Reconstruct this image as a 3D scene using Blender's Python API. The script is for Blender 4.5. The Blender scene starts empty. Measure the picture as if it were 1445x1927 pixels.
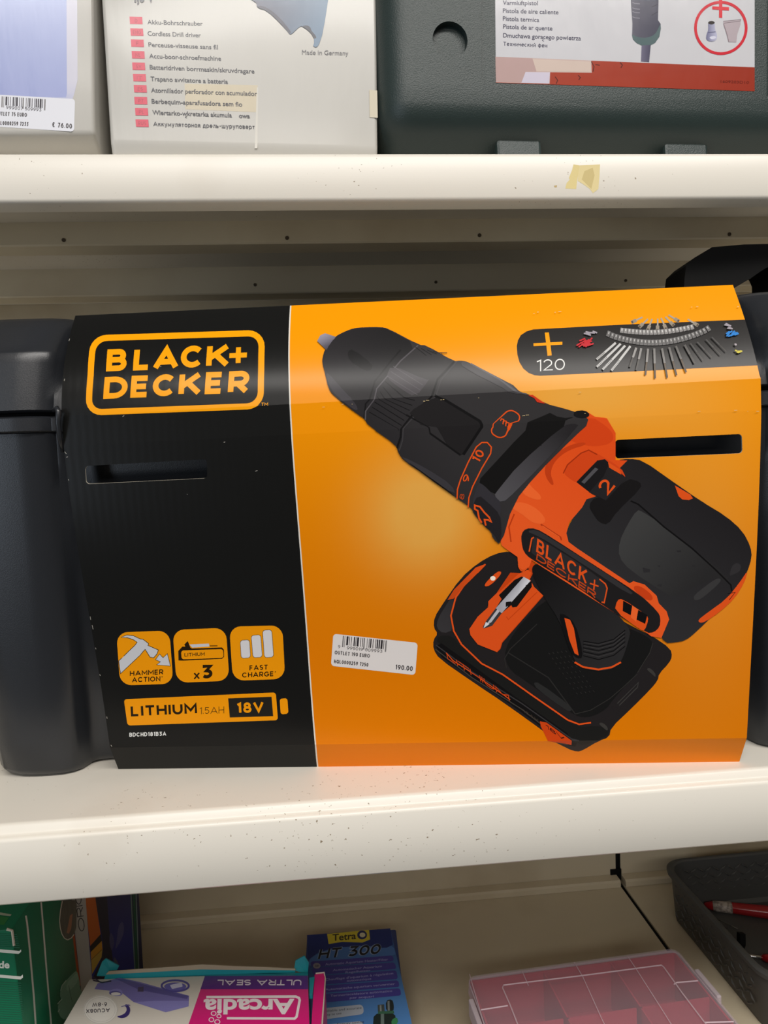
import bpy, bmesh, math, random
import numpy as np
from mathutils import Vector, Matrix
from mathutils.geometry import delaunay_2d_cdt, tessellate_polygon

random.seed(7)
S = bpy.context.scene
COL = S.collection
W, H, F = 1445, 1927, 1362.0
CAMZ = 1.40

# ------------------------------------------------------------------ camera
def _n(v):
    v = np.array(v, float); return v / np.linalg.norm(v)
yc = _n((605 - W/2, 885 - H/2, F))                 # world +Y (into the shelf) in camera axes
xc = np.array((16980 - W/2, 283 - H/2, F), float)
xc = _n(xc - yc * xc.dot(yc))                      # world +X (along the shelf)
zc = np.cross(xc, yc)                              # camera axes are x right, y down, z forward
if zc[1] > 0: zc = -zc
M = np.array([xc, yc, zc])                         # camera -> world
cam_d = bpy.data.cameras.new('camera')
cam = bpy.data.objects.new('camera', cam_d); COL.objects.link(cam)
r, u, b = M @ np.array((1, 0, 0)), M @ np.array((0, -1, 0)), M @ np.array((0, 0, -1))
cam.matrix_world = Matrix(((r[0], u[0], b[0], 0), (r[1], u[1], b[1], 0), (r[2], u[2], b[2], CAMZ), (0, 0, 0, 1)))
cam_d.sensor_fit = 'VERTICAL'; cam_d.sensor_height = 24.0; cam_d.lens = F / H * 24.0
cam_d.clip_start = 0.01
S.camera = cam

# ------------------------------------------------------------------ light
S.view_settings.view_transform = 'Standard'; S.view_settings.look = 'None'
S.view_settings.gamma = 1.0; S.view_settings.use_curve_mapping = False
S.view_settings.exposure = -0.10
wd = bpy.data.worlds.new('world'); S.world = wd; wd.use_nodes = True
bg = wd.node_tree.nodes['Background']
bg.inputs['Color'].default_value = (1.0, 0.96, 0.90, 1); bg.inputs['Strength'].default_value = 0.10
def area(name, loc, target, sx, sy, power, color=(1, 1, 1)):
    l = bpy.data.lights.new(name, 'AREA'); l.shape = 'RECTANGLE'; l.size = sx; l.size_y = sy
    l.energy = power; l.color = color
    o = bpy.data.objects.new(name, l); COL.objects.link(o); o.location = loc
    o.rotation_euler = (Vector(target) - Vector(loc)).to_track_quat('-Z', 'Y').to_euler()
    return o
area('ceiling_light', (0.25, -0.95, 2.75), (0.2, -0.75, 0), 2.2, 0.35, 54, (1.0, 0.96, 0.91))
area('ceiling_light', (-0.2, -2.6, 2.75), (-0.2, -2.3, 0), 2.6, 0.5, 36, (1.0, 0.95, 0.90))
area('window_light', (-2.15, -2.2, 1.20), (-.2, 0.4, 1.2), 0.7, 2.3, 22, (0.75, 0.86, 1.0))

# ------------------------------------------------------------------ helpers
def C(r, g, b):
    def f(c):
        c /= 255.0
        return c / 12.92 if c <= 0.04045 else ((c + 0.055) / 1.055) ** 2.4
    return (f(r), f(g), f(b), 1.0)

CAM = np.array((0, 0, CAMZ))
def rays(P):
    P = np.atleast_2d(np.asarray(P, float))
    d = np.stack([P[:, 0] - W/2, P[:, 1] - H/2, np.full(len(P), F)], 1)
    return d @ M.T
def onY(px, py, Y):
    d = rays((px, py))[0]; return Vector(CAM + d * (Y / d[1]))
def onZ(px, py, z):
    d = rays((px, py))[0]; return Vector(CAM + d * ((z) / d[2]))      # z relative to the camera
def pix(p):
    q = M.T @ (np.array(p) - CAM); return (W/2 + F*q[0]/q[2], H/2 + F*q[1]/q[2])

def mat(name, color, rough=0.5, metal=0.0, spec=0.5, coat=0.0, noise=None, bump=None, alpha=None, trans=0.0, specks=None, stretch=None):
    m = bpy.data.materials.new(name); m.use_nodes = True
    nt = m.node_tree; p = nt.nodes['Principled BSDF']
    p.inputs['Base Color'].default_value = color
    p.inputs['Roughness'].default_value = rough; p.inputs['Metallic'].default_value = metal
    p.inputs['Specular IOR Level'].default_value = spec
    p.inputs['Coat Weight'].default_value = coat; p.inputs['Coat Roughness'].default_value = 0.15
    p.inputs['Transmission Weight'].default_value = trans
    if alpha is not None: p.inputs['Alpha'].default_value = alpha
    tc = nt.nodes.new('ShaderNodeTexCoord')
    if noise:                                       # (colour2, scale, lo, hi)
        n = nt.nodes.new('ShaderNodeTexNoise'); n.inputs['Scale'].default_value = noise[1]; n.inputs['Detail'].default_value = 6
        rp = nt.nodes.new('ShaderNodeValToRGB')
        rp.color_ramp.elements[0].position = noise[2]; rp.color_ramp.elements[1].position = noise[3]
        rp.color_ramp.elements[0].color = color; rp.color_ramp.elements[1].color = noise[0]
        nt.links.new(tc.outputs['Object'], n.inputs['Vector']); nt.links.new(n.outputs['Fac'], rp.inputs['Fac'])
        nt.links.new(rp.outputs['Color'], p.inputs['Base Color'])
    if specks:                                      # small dark scuffs: (colour, scale, threshold)
        n = nt.nodes.new('ShaderNodeTexNoise'); n.inputs['Scale'].default_value = specks[1]; n.inputs['Detail'].default_value = 2
        n2 = nt.nodes.new('ShaderNodeTexNoise'); n2.inputs['Scale'].default_value = 9
        ad = nt.nodes.new('ShaderNodeMath'); ad.operation = 'MULTIPLY_ADD'; ad.inputs[1].default_value = .35
        rp = nt.nodes.new('ShaderNodeValToRGB'); rp.color_ramp.elements[0].position = specks[2]; rp.color_ramp.elements[1].position = specks[2]+.03
        mx = nt.nodes.new('ShaderNodeMixRGB'); mx.inputs['Color2'].default_value = specks[0]
        src = p.inputs['Base Color'].links[0].from_socket if p.inputs['Base Color'].links else None
        if src: nt.links.new(src, mx.inputs['Color1'])
        else: mx.inputs['Color1'].default_value = color
        nt.links.new(tc.outputs['Object'], n.inputs['Vector']); nt.links.new(tc.outputs['Object'], n2.inputs['Vector'])
        nt.links.new(n2.outputs['Fac'], ad.inputs[0]); nt.links.new(n.outputs['Fac'], ad.inputs[2]); nt.links.new(ad.outputs[0], rp.inputs['Fac'])
        nt.links.new(rp.outputs['Color'], mx.inputs['Fac']); nt.links.new(mx.outputs['Color'], p.inputs['Base Color'])
    if bump:                                        # (scale, strength, distance)
        n = nt.nodes.new('ShaderNodeTexNoise'); n.inputs['Scale'].default_value = bump[0]; n.inputs['Detail'].default_value = 3
        bp = nt.nodes.new('ShaderNodeBump'); bp.inputs['Strength'].default_value = bump[1]; bp.inputs['Distance'].default_value = bump[2]
        if stretch:
            mp = nt.nodes.new('ShaderNodeMapping'); mp.inputs['Scale'].default_value = stretch
            nt.links.new(tc.outputs['Object'], mp.inputs['Vector']); nt.links.new(mp.outputs['Vector'], n.inputs['Vector'])
        else: nt.links.new(tc.outputs['Object'], n.inputs['Vector'])
        nt.links.new(n.outputs['Fac'], bp.inputs['Height'])
        nt.links.new(bp.outputs['Normal'], p.inputs['Normal'])
    return m

def ink_mat(name, rough=0.35, coat=0.0, bump=None, spec=0.5, flute=None, stretch=None):
    m = mat(name, (1, 1, 1, 1), rough, 0, spec, coat, None, bump, stretch=stretch)
    nt = m.node_tree; p = nt.nodes['Principled BSDF']
    a = nt.nodes.new('ShaderNodeVertexColor'); a.layer_name = 'ink'
    nt.links.new(a.outputs['Color'], p.inputs['Base Color'])
    if flute:                                       # corrugated board: fine vertical flutes
        tc = nt.nodes.new('ShaderNodeTexCoord'); w = nt.nodes.new('ShaderNodeTexWave')
        w.bands_direction = 'X'; w.inputs['Scale'].default_value = flute[0]; w.inputs['Distortion'].default_value = 1.5
        w.inputs['Detail'].default_value = 2; w.inputs['Detail Scale'].default_value = 2
        bp = nt.nodes.new('ShaderNodeBump'); bp.inputs['Strength'].default_value = flute[1]; bp.inputs['Distance'].default_value = flute[2]
        nt.links.new(tc.outputs['Object'], w.inputs['Vector']); nt.links.new(w.outputs['Fac'], bp.inputs['Height'])
        nt.links.new(bp.outputs['Normal'], p.inputs['Normal'])
    return m

def tag(o, label, cat=None, group=None, kind=None):
    if label: o['label'] = label
    if cat: o['category'] = cat
    if group: o['group'] = group
    if kind: o['kind'] = kind
    return o
def link(name, me, m, parent=None, label=None):
    o = bpy.data.objects.new(name, me); COL.objects.link(o)
    for mm in (m if isinstance(m, (list, tuple)) else [m]): me.materials.append(mm)
    if parent:
        o.parent = parent; o.matrix_parent_inverse = Matrix.Translation(-parent.location)
    if label: o['label'] = label
    return o
def from_bm(name, bm, m, parent=None, smooth=False, label=None):
    bmesh.ops.recalc_face_normals(bm, faces=bm.faces[:])
    me = bpy.data.meshes.new(name); bm.to_mesh(me); bm.free()
    if smooth:
        for p in me.polygons: p.use_smooth = True
    return link(name, me, m, parent, label)
def empty(name, loc, label, cat, group=None):
    o = bpy.data.objects.new(name, None); COL.objects.link(o); o.location = loc; o.empty_display_size = 0.02
    return tag(o, label, cat, group)
def smooth_by(o, ang=0.6):
    me = o.data; bm = bmesh.new(); bm.from_mesh(me)
    for f in bm.faces: f.smooth = True
    for e in bm.edges:
        e.smooth = not (len(e.link_faces) == 2 and e.calc_face_angle(0) > ang)
    bm.to_mesh(me); bm.free()
def add_hull(bm, pts):                              # 8 points: 4 front ring + 4 back ring
    v = [bm.verts.new(p) for p in pts]; n = len(pts) // 2
    bm.faces.new(v[:n]); bm.faces.new(v[n:][::-1])
    for i in range(n):
        j = (i + 1) % n
        bm.faces.new((v[i], v[n+i], v[n+j], v[j]))
    return v
def add_box(bm, x0, x1, y0, y1, z0, z1):
    return add_hull(bm, [(x0,y0,z0),(x1,y0,z0),(x1,y0,z1),(x0,y0,z1),(x0,y1,z0),(x1,y1,z0),(x1,y1,z1),(x0,y1,z1)])
def extrude_x(bm, prof, x0, x1):                    # closed profile of (y, z)
    return add_hull(bm, [(x0, y, z) for y, z in prof] + [(x1, y, z) for y, z in prof])
def add_tube(bm, pts, rad, n=10, caps=True):
    pts = [Vector(p) for p in pts]; rings = []
    for i, p in enumerate(pts):
        t = (pts[min(i+1, len(pts)-1)] - pts[max(i-1, 0)]).normalized()
        a = t.orthogonal().normalized() if i == 0 else (prev - t * prev.dot(t)).normalized()
        prev = a; bb = t.cross(a)
        rr = rad[i] if isinstance(rad, (list, tuple)) else rad
        rings.append([bm.verts.new(p + a*math.cos(2*math.pi*k/n)*rr + bb*math.sin(2*math.pi*k/n)*rr) for k in range(n)])
    for i in range(len(rings)-1):
        for k in range(n):
            bm.faces.new((rings[i][k], rings[i][(k+1) % n], rings[i+1][(k+1) % n], rings[i+1][k]))
    if caps: bm.faces.new(rings[0][::-1]); bm.faces.new(rings[-1])
def bevel_all(bm, off, seg=2, ang=0.4):
    es = [e for e in bm.edges if len(e.link_faces) == 2 and e.calc_face_angle(0) > ang]
    bmesh.ops.bevel(bm, geom=es, offset=off, segments=seg, affect='EDGES', profile=0.5, clamp_overlap=True)

# ------------------------------------------------------------------ printed surfaces
class Plane:
    def __init__(s, p0, n):
        s.p0 = np.array(p0, float); s.n = _n(n)
        if s.n.dot(CAM - s.p0) < 0: s.n = -s.n
    def pre(s, P): return np.asarray(P, float)
    def pt(s, P):
        d = rays(P); t = ((s.p0 - CAM) @ s.n) / (d @ s.n); return CAM + d * t[:, None]
    def nor(s, P): return np.tile(s.n, (len(P), 1))
    lines = None

_caps = {}
def text_mesh(txt, bold=0.0, shear=0.0, space=1.0):
    cu = bpy.data.curves.new('t', 'FONT'); cu.body = txt; cu.size = 1.0; cu.offset = bold; cu.shear = shear
    cu.space_character = space; cu.resolution_u = 4; cu.fill_mode = 'FRONT'
    o = bpy.data.objects.new('t', cu); COL.objects.link(o)
    dg = bpy.context.evaluated_depsgraph_get(); me = bpy.data.meshes.new_from_object(o.evaluated_get(dg))
    bpy.data.objects.remove(o); bpy.data.curves.remove(cu)
    V = np.array([v.co[:2] for v in me.vertices]); Fs = [tuple(p.vertices) for p in me.polygons]
    bpy.data.meshes.remove(me); return V, Fs
def cap_h(bold):
    if bold not in _caps:
        V, _ = text_mesh('H', bold); _caps[bold] = (V[:, 1].max(), V[:, 1].min())
    return _caps[bold]

def arc(cx, cy, rx, ry, a0, a1, n=12):
    return [(cx + rx*math.cos(math.radians(a0+(a1-a0)*i/n)), cy + ry*math.sin(math.radians(a0+(a1-a0)*i/n))) for i in range(n+1)]
def O_(*ps): return [(list(p), False) for p in ps]
GLY = {' ': (.30, []), '.': (.0, O_([(0,-.02),(0,.10)])), '*': (.16, O_([(0,.95),(1,.95)],[(.5,.83),(.5,1.07)])), '-': (.3, O_([(0,.45),(1,.45)])), '/': (.4, O_([(0,0),(1,1)])),
 'A': (.80, O_([(0,-.08),(.5,1),(1,-.08)],[(.2,.27),(.8,.27)])), 'B': (.52, [([(0,0),(0,1)]+arc(.62,.76,.30,.24,90,-90)+[(0,.52)],False),([(0,.52)]+arc(.66,.26,.34,.26,90,-90)+[(0,0),(0,.52)],False)]),
 'C': (.72, O_(arc(.52,.5,.52,.5,42,318,18))), 'D': (.62, [([(0,0),(0,1)]+arc(.42,.5,.58,.5,90,-90,14),True)]), 'E': (.48, O_([(1,1),(0,1),(0,0),(1,0)],[(0,.5),(.92,.5)])), 'F': (.46, O_([(1,1),(0,1),(0,-.1)],[(0,.48),(.9,.48)])),
 'G': (.72, O_(arc(.52,.5,.52,.5,42,335,18)+[(1,.46),(.55,.46)])), 'H': (.58, O_([(0,-.09),(0,1.09)],[(1,-.09),(1,1.09)],[(0,.5),(1,.5)])), 'I': (.0, O_([(0,-.09),(0,1.09)])), 'K': (.60, O_([(0,-.09),(0,1.09)],[(1,1.06),(.02,.36)],[(.36,.58),(1.04,-.06)])),
 'L': (.46, O_([(0,1.09),(0,0),(1,0)])), 'M': (.76, O_([(0,-.09),(0,1),(.5,.30),(1,1),(1,-.09)])), 'N': (.64, O_([(0,-.09),(0,1),(1,0),(1,1.09)])), 'O': (.80, [(arc(.5,.5,.5,.5,0,345,23),True)]), 'P': (.52, O_([(0,-.09),(0,1)]+arc(.6,.70,.4,.30,90,-90)+[(0,.40)])),
 'Q': (.80, [(arc(.5,.5,.5,.5,0,345,23),True),([(.6,.3),(1.0,-.05)],False)]), 'R': (.54, O_([(0,-.09),(0,1)]+arc(.6,.70,.38,.30,90,-90)+[(0,.40)],[(.45,.40),(1,-.08)])), 'S': (.50, O_(arc(.5,.75,.46,.25,35,270,10)[:-1]+arc(.5,.25,.5,.25,90,-145,12))),
 'T': (.56, O_([(-.08,1),(1.08,1)],[(.5,1),(.5,-.09)])), 'U': (.58, O_([(0,1.09),(0,.42)]+arc(.5,.42,.5,.42,180,360)+[(1,1.09)])), 'V': (.76, O_([(0,1.08),(.5,0),(1,1.08)])), 'W': (1.1, O_([(0,1.08),(.27,0),(.5,.95),(.73,0),(1,1.08)])), 'X': (.66, O_([(0,1.06),(1,-.06)],[(1,1.06),(0,-.06)])),
 'x': (.5, O_([(0,.66),(1,-.06)],[(1,.66),(0,-.06)])), '0': (.54, [(arc(.5,.5,.5,.5,0,345,23),True)]), '1': (.22, O_([(-.1,.86),(.9,1),(.9,-.09)])), '2': (.50, O_(arc(.46,.70,.46,.30,165,-20)+[(.85,.52),(0,0),(1.06,0)])), '3': (.52, O_([(0,1),(.95,1),(.42,.58)]+arc(.48,.29,.50,.29,85,-140))),
 '4': (.56, O_([(.75,-.09),(.75,1),(0,.25),(1.05,.25)])), '5': (.50, O_([(.95,1),(.12,1),(.06,.56)]+arc(.46,.31,.5,.31,105,-145))), '6': (.52, [(arc(.5,.31,.5,.31,0,345,23),False),([(.80,1.04),(.45,.92),(.12,.62),(0,.31)],False)]), '7': (.50, O_([(0,1),(1,1),(.38,-.09)])), '8': (.52, [(arc(.5,.76,.40,.24,0,345,18),True),(arc(.5,.26,.5,.26,0,345,20),True)]),
 '9': (.52, [(arc(.5,.69,.5,.31,0,345,23),True),([(.20,-.04),(.55,.08),(.88,.38),(1,.69)],False)]), '€': (.6, O_(arc(.58,.5,.45,.5,45,315,14),[(-.05,.6),(.7,.6)],[(-.05,.4),(.7,.4)]))}
_x = .72
GLY.update({'а': (.42, [(arc(.5,.36,.5,.36,0,345,20),True),([(1,.76),(1,-.06)],False)]), 'к': (.42, O_([(0,.78),(0,-.08)],[(.95,.76),(.05,.36)],[(.4,.5),(1,-.06)])), 'у': (.46, O_([(0,.78),(.5,0)],[(1,.78),(.35,-.28),(.05,-.28)])), 'м': (.56, O_([(0,-.08),(0,.70),(.5,.15),(1,.70),(1,-.08)])),
 'л': (.44, O_([(0,-.02),(.25,.05),(.3,.70),(1,.70),(1,-.08)])), 'я': (.42, O_([(1,-.08),(1,.70)]+arc(.42,.51,.36,.19,90,270)+[(1,.32)],[(.5,.32),(0,-.06)])), 'т': (.42, O_([(0,.70),(1,.70)],[(.5,.70),(.5,-.08)])), 'о': (.48, [(arc(.5,.36,.5,.36,0,345,20),True)]),
 'р': (.46, [(arc(.5,.36,.5,.36,0,345,20),True),([(0,.76),(0,-.30)],False)]), 'н': (.42, O_([(0,-.08),(0,.78)],[(1,-.08),(1,.78)],[(0,.38),(1,.38)])), 'д': (.50, O_([(0,-.25),(0,0),(1,0),(1,-.25)],[(.12,0),(.3,.70),(.85,.70),(.85,0)])), 'е': (.46, O_([(0,.36),(1,.36)]+arc(.5,.36,.5,.36,0,315,18))),
 'ь': (.38, O_([(0,.78),(0,0)]+arc(.55,.20,.45,.20,-90,90,8)+[(0,.40)])), 'ш': (.62, O_([(0,.78),(0,0),(1,0),(1,.78)],[(.5,.78),(.5,0)])), 'п': (.42, O_([(0,-.08),(0,.70),(1,.70),(1,-.08)])), 'в': (.40, [([(0,0),(0,.70)]+arc(.6,.54,.3,.16,90,-90,8)+[(0,.38)],False),([(0,.38)]+arc(.6,.19,.38,.19,90,-90,8)+[(0,0)],False)]),
 'х': (.42, O_([(0,.76),(1,-.06)],[(1,.76),(0,-.06)])), 'и': (.44, O_([(0,.78),(0,.02),(1,.68),(1,-.08)])), 'ч': (.40, O_([(0,.78),(0,.36),(1,.36)],[(1,.78),(1,-.08)])), 'с': (.44, O_(arc(.5,.36,.5,.36,45,315,16))), 'й': (.44, O_([(0,.78),(0,.02),(1,.68),(1,-.08)],[(.25,.95),(.75,.95)])),
 'ф': (.62, [(arc(.5,.36,.5,.36,0,345,20),True),([(.5,1.0),(.5,-.28)],False)]), 'Т': GLY['T'], 'А': GLY['A']})
class Print:
    EPS = 0.000005; OFF = 0.00004
    def __init__(s, surf, cv=None, base=1):
        s.surf = surf; s.V = []; s.Fc = []; s.lay = []; s.fill = []; s.base = base
        s.cv = cv or (lambda p: p)
        s.L = 0
    def k(s, pts): return [s.cv(p) for p in pts]
    def _push(s, V, Fs, fill):
        o = len(s.V); s.L += 1
        for v in V: s.V.append((v[0], v[1])); s.lay.append(s.L); s.fill.append(fill)
        for f in Fs: s.Fc.append(tuple(i + o for i in f))
    def poly(s, pts, fill, raw=False):
        pts = pts if raw else s.k(pts); out = []
        for i, p in enumerate(pts):
            q = pts[(i+1) % len(pts)]; n = max(1, int(math.dist(p, q) / 40))
            for j in range(n): out.append((p[0]+(q[0]-p[0])*j/n, p[1]+(q[1]-p[1])*j/n))
        s._push(out, tessellate_polygon([[Vector((x, y, 0)) for x, y in out]]), fill)
    def smooth(s, pts, fill, it=2, raw=False):
        pts = pts if raw else s.k(pts)
        for _ in range(it):
            out = []
            for i, p in enumerate(pts):
                q = pts[(i+1) % len(pts)]
                out += [(p[0]*.75+q[0]*.25, p[1]*.75+q[1]*.25), (p[0]*.25+q[0]*.75, p[1]*.25+q[1]*.75)]
            pts = out
        s.poly(pts, fill, raw=True)
    @staticmethod
    def geo(pts, w, closed=False, step=40):
        d = []
        for i, p in enumerate(pts):
            q = pts[(i+1) % len(pts)]; n = max(1, int(math.dist(p, q) / step))
            if i == len(pts)-1 and not closed: d.append(p); break
            for j in range(n): d.append((p[0]+(q[0]-p[0])*j/n, p[1]+(q[1]-p[1])*j/n))
        n = len(d); Vs = []
        for i in range(n):
            a = d[i-1] if (i > 0 or closed) else d[i]; c = d[(i+1) % n] if (i < n-1 or closed) else d[i]
            t1 = np.array(d[i]) - np.array(a); t2 = np.array(c) - np.array(d[i])
            if np.linalg.norm(t1) < 1e-9: t1 = t2
            if np.linalg.norm(t2) < 1e-9: t2 = t1
            t1 = t1/np.linalg.norm(t1); t2 = t2/np.linalg.norm(t2); m = t1 + t2
            m = m/np.linalg.norm(m) if np.linalg.norm(m) > 1e-6 else t1
            nn = np.array((-m[1], m[0])); sc = 1/max(0.5, abs(nn.dot((-t1[1], t1[0]))))
            Vs += [tuple(np.array(d[i]) + nn*w/2*sc), tuple(np.array(d[i]) - nn*w/2*sc)]
        return Vs, [(2*i, 2*i+1, 2*((i+1) % n)+1, 2*((i+1) % n)) for i in range(n if closed else n-1)]
    def stroke(s, pts, w, fill, closed=False, raw=False):      # w in photo pixels
        s._push(*s.geo(pts if raw else s.k(pts), w, closed), fill)
    def line(s, a, b, w, fill): s.stroke([a, b], w, fill)
    def ell(s, c, rx, ry, fill, rot=0, n=28, w=None):
        P = []
        for i in range(n):
            t = 2*math.pi*i/n; x, y = rx*math.cos(t), ry*math.sin(t)
            P.append((c[0]+x*math.cos(rot)-y*math.sin(rot), c[1]+x*math.sin(rot)+y*math.cos(rot)))
        if w: s.stroke(P, w, fill, closed=True)
        else: s.poly(P, fill)
    @staticmethod
    def rr(q, rad, n=6):                                    # rounded quad TL TR BR BL, rad in the quad's own units
        q = [np.array(p, float) for p in q]; out = []
        for i in range(4):
            p, a, c = q[i], q[i-1], q[(i+1) % 4]
            u1 = (a-p)/np.linalg.norm(a-p)*rad; u2 = (c-p)/np.linalg.norm(c-p)*rad
            for j in range(n+1):
                t = j/n*math.pi/2; out.append(tuple(p + u1*(1-math.sin(t)) + u2*(1-math.cos(t))))
        return out
    def rrect(s, q, rad, fill, w=None):
        P = s.rr(q, rad)
        if w: s.stroke(P, w, fill, closed=True)
        else: s.poly(P, fill)
    def text(s, txt, p0, p1, up, fill, bold=0.0, shear=0.0, space=1.0):
        V, Fs = text_mesh(txt, bold, shear, space)
        if not len(V): return
        p0, p1 = np.array(s.cv(p0)), np.array(s.cv(p1)); upv = np.array(s.cv(up)) - np.array(s.cv((0, 0))) 
        x0, x1 = V[:, 0].min(), V[:, 0].max(); ct, cb = cap_h(bold)
        U = p1 - p0
        P = p0 + ((V[:, 0]-x0)/(x1-x0))[:, None]*U + ((V[:, 1]-cb)/(ct-cb))[:, None]*upv
        s._push([tuple(p) for p in P], Fs, fill)
    def st(s, txt, p0, p1, up, fill, wt=.16, shear=0.0, track=.16):   # geometric capitals drawn as strokes
        p0, p1 = np.array(s.cv(p0)), np.array(s.cv(p1)); upv = np.array(s.cv(up)) - np.array(s.cv((0, 0)))
        U = p1 - p0; cap = np.linalg.norm(upv); tot = np.linalg.norm(U)/cap
        nat = sum(GLY[c][0] for c in txt); kk = (tot - wt*sum(1 for c in txt if c != ' ') - track*(len(txt)-1))/max(nat, 1e-6)
        ux = U/np.linalg.norm(U)*cap; x = 0.0; base = s.L
        for c in txt:
            w_, paths = GLY[c]
            for kp, (path, cl) in enumerate(paths):
                P = [(x + wt/2 + gx*w_*kk, wt/2 + gy*(1-wt)) for gx, gy in path]
                V, Fs = s.geo(P, wt, cl, 99); s.L = base + .4*kp
                s._push([tuple(p0 + a*ux + b_*upv + shear*b_*ux) for a, b_ in V], Fs, fill)
            x += w_*kk + track + (wt if c != ' ' else 0)
        s.L = base + 2
    def build(s, name, m, parent=None, label=None):
        P = np.array(s.V); Q = s.surf.pre(P)
        bm = bmesh.new(); il = bm.verts.layers.int.new('fi'); ll = bm.verts.layers.float.new('ly')
        fills = []; ids = {}
        vs = []
        for (x, y), l, f in zip(Q, s.lay, s.fill):
            v = bm.verts.new((x, y, 0))
            if id(f) not in ids: ids[id(f)] = len(fills); fills.append(f)
            v[il] = ids[id(f)]; v[ll] = l; vs.append(v)
        fl = bm.faces.layers.int.new('ffi'); fy = bm.faces.layers.float.new('fly')
        for f in s.Fc:
            try: fc = bm.faces.new([vs[i] for i in f])
            except ValueError: continue
            fc[fl] = vs[f[0]][il]; fc[fy] = vs[f[0]][ll]
        for f in bm.faces: f.normal_update()
        bmesh.ops.triangulate(bm, faces=bm.faces[:])
        if s.surf.lines:
            for ax, t in s.surf.lines:
                bmesh.ops.bisect_plane(bm, geom=bm.verts[:] + bm.edges[:] + bm.faces[:], dist=1e-7,
                    plane_co=(t, 0, 0) if ax == 0 else (0, t, 0), plane_no=(1, 0, 0) if ax == 0 else (0, 1, 0))
        bm.verts.ensure_lookup_table()
        for f in bm.faces:
            for v in f.verts: v[il] = f[fl]; v[ll] = f[fy]
        loose = [v for v in bm.verts if not v.link_faces]
        bmesh.ops.delete(bm, geom=loose, context='VERTS')
        bm.verts.ensure_lookup_table()
        Q = np.array([v.co[:2] for v in bm.verts]); P3, N, PX = s.surf.final(Q) if s.surf.lines else (s.surf.pt(Q), s.surf.nor(Q), Q)
        cols = []
        for i, v in enumerate(bm.verts):
            v.co = P3[i] + N[i]*(s.OFF + (s.base + v[ll])*s.EPS)
            f = fills[v[il]]; cols.append(f(PX[i]) if callable(f) else f)
        bm.verts.index_update()
        fn = [f for f in bm.faces]
        for f in fn:
            f.normal_update(); c = f.verts[0].index
            if f.normal.dot(Vector(N[c])) < 0: f.normal_flip()
            f.smooth = True
        ln = []
        if s.surf.lines:
            for f in bm.faces:
                iv = [v.index for v in f.verts]; sg = int(np.clip(math.floor(Q[iv, 1].mean()), 0, 3))
                ln += [tuple(n) for n in s.surf.snor(Q[iv], sg)]
        me = bpy.data.meshes.new(name); bm.to_mesh(me); bm.free()
        at = me.color_attributes.new('ink', 'FLOAT_COLOR', 'POINT')
        at.data.foreach_set('color', np.array(cols, float).ravel())
        if ln: me.normals_split_custom_set(ln)
        else: me.normals_split_custom_set_from_vertices([tuple(n) for n in N])
        return link(name, me, m, parent, label)

def lin(p0, c0, p1, c1):
    p0 = np.array(p0, float); d = np.array(p1, float) - p0; L2 = d.dot(d); c0 = np.array(c0); c1 = np.array(c1)
    def f(p):
        t = min(1, max(0, (np.array(p) - p0).dot(d)/L2)); return tuple(c0 + (c1-c0)*t)
    return f
def crop(ox, oy, sc): return lambda p: (ox + p[0]/sc, oy + p[1]/sc)

# ------------------------------------------------------------------ materials
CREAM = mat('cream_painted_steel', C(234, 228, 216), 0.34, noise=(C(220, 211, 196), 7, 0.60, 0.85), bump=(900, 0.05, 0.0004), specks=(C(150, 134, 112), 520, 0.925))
CREAM_D = mat('shaded_dusty_cream_steel', C(202, 190, 164), 0.42, noise=(C(172, 156, 128), 6, 0.5, 0.75))  # dusty cream, darkened to stand in for shade in the shelf recesses
BLACKP = mat('black_case_plastic', C(35, 37, 41), 0.31, bump=(1600, 0.12, 0.0004))
DARK = mat('black_matte_plastic', C(8, 8, 8), 0.7, spec=.2)
GREENP = mat('dark_green_case_plastic', C(40, 53, 51), 0.42, bump=(1300, 0.35, 0.0006))
INK = ink_mat('printed_ink', 0.42)
INKB = ink_mat('glossy_box_print', 0.30, coat=0.35, bump=(70, 0.28, 0.002), stretch=(1, 1, .22))
INKS = ink_mat('sleeve_print', 0.27, spec=0.17, flute=(70.0, 0.035, 0.0003))
BOARD = mat('white_cut_cardboard', C(196, 188, 172), 0.8)
CARD = mat('white_carton', C(196, 193, 186), 0.4, coat=.3, bump=(70, 0.28, 0.002), stretch=(1, 1, .22))

# ------------------------------------------------------------------ shelves (heights are relative to the camera)
H_MID = -0.184
YL, YU, YB = 0.390, 0.440, 0.800
z_lip_top_u = (onY(722, 287, YU).z - CAMZ); z_lip_bot_u = (onY(722, 377.5, YU).z - CAMZ)
z_lip_bot_m = onY(722, 1646, YL).z - CAMZ
ZB = -0.4953                                        # bottom shelf surface
XJ = onZ(1202, 1710, ZB).x                          # joint between two shelf bays
def Z(z): return CAMZ + z

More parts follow.
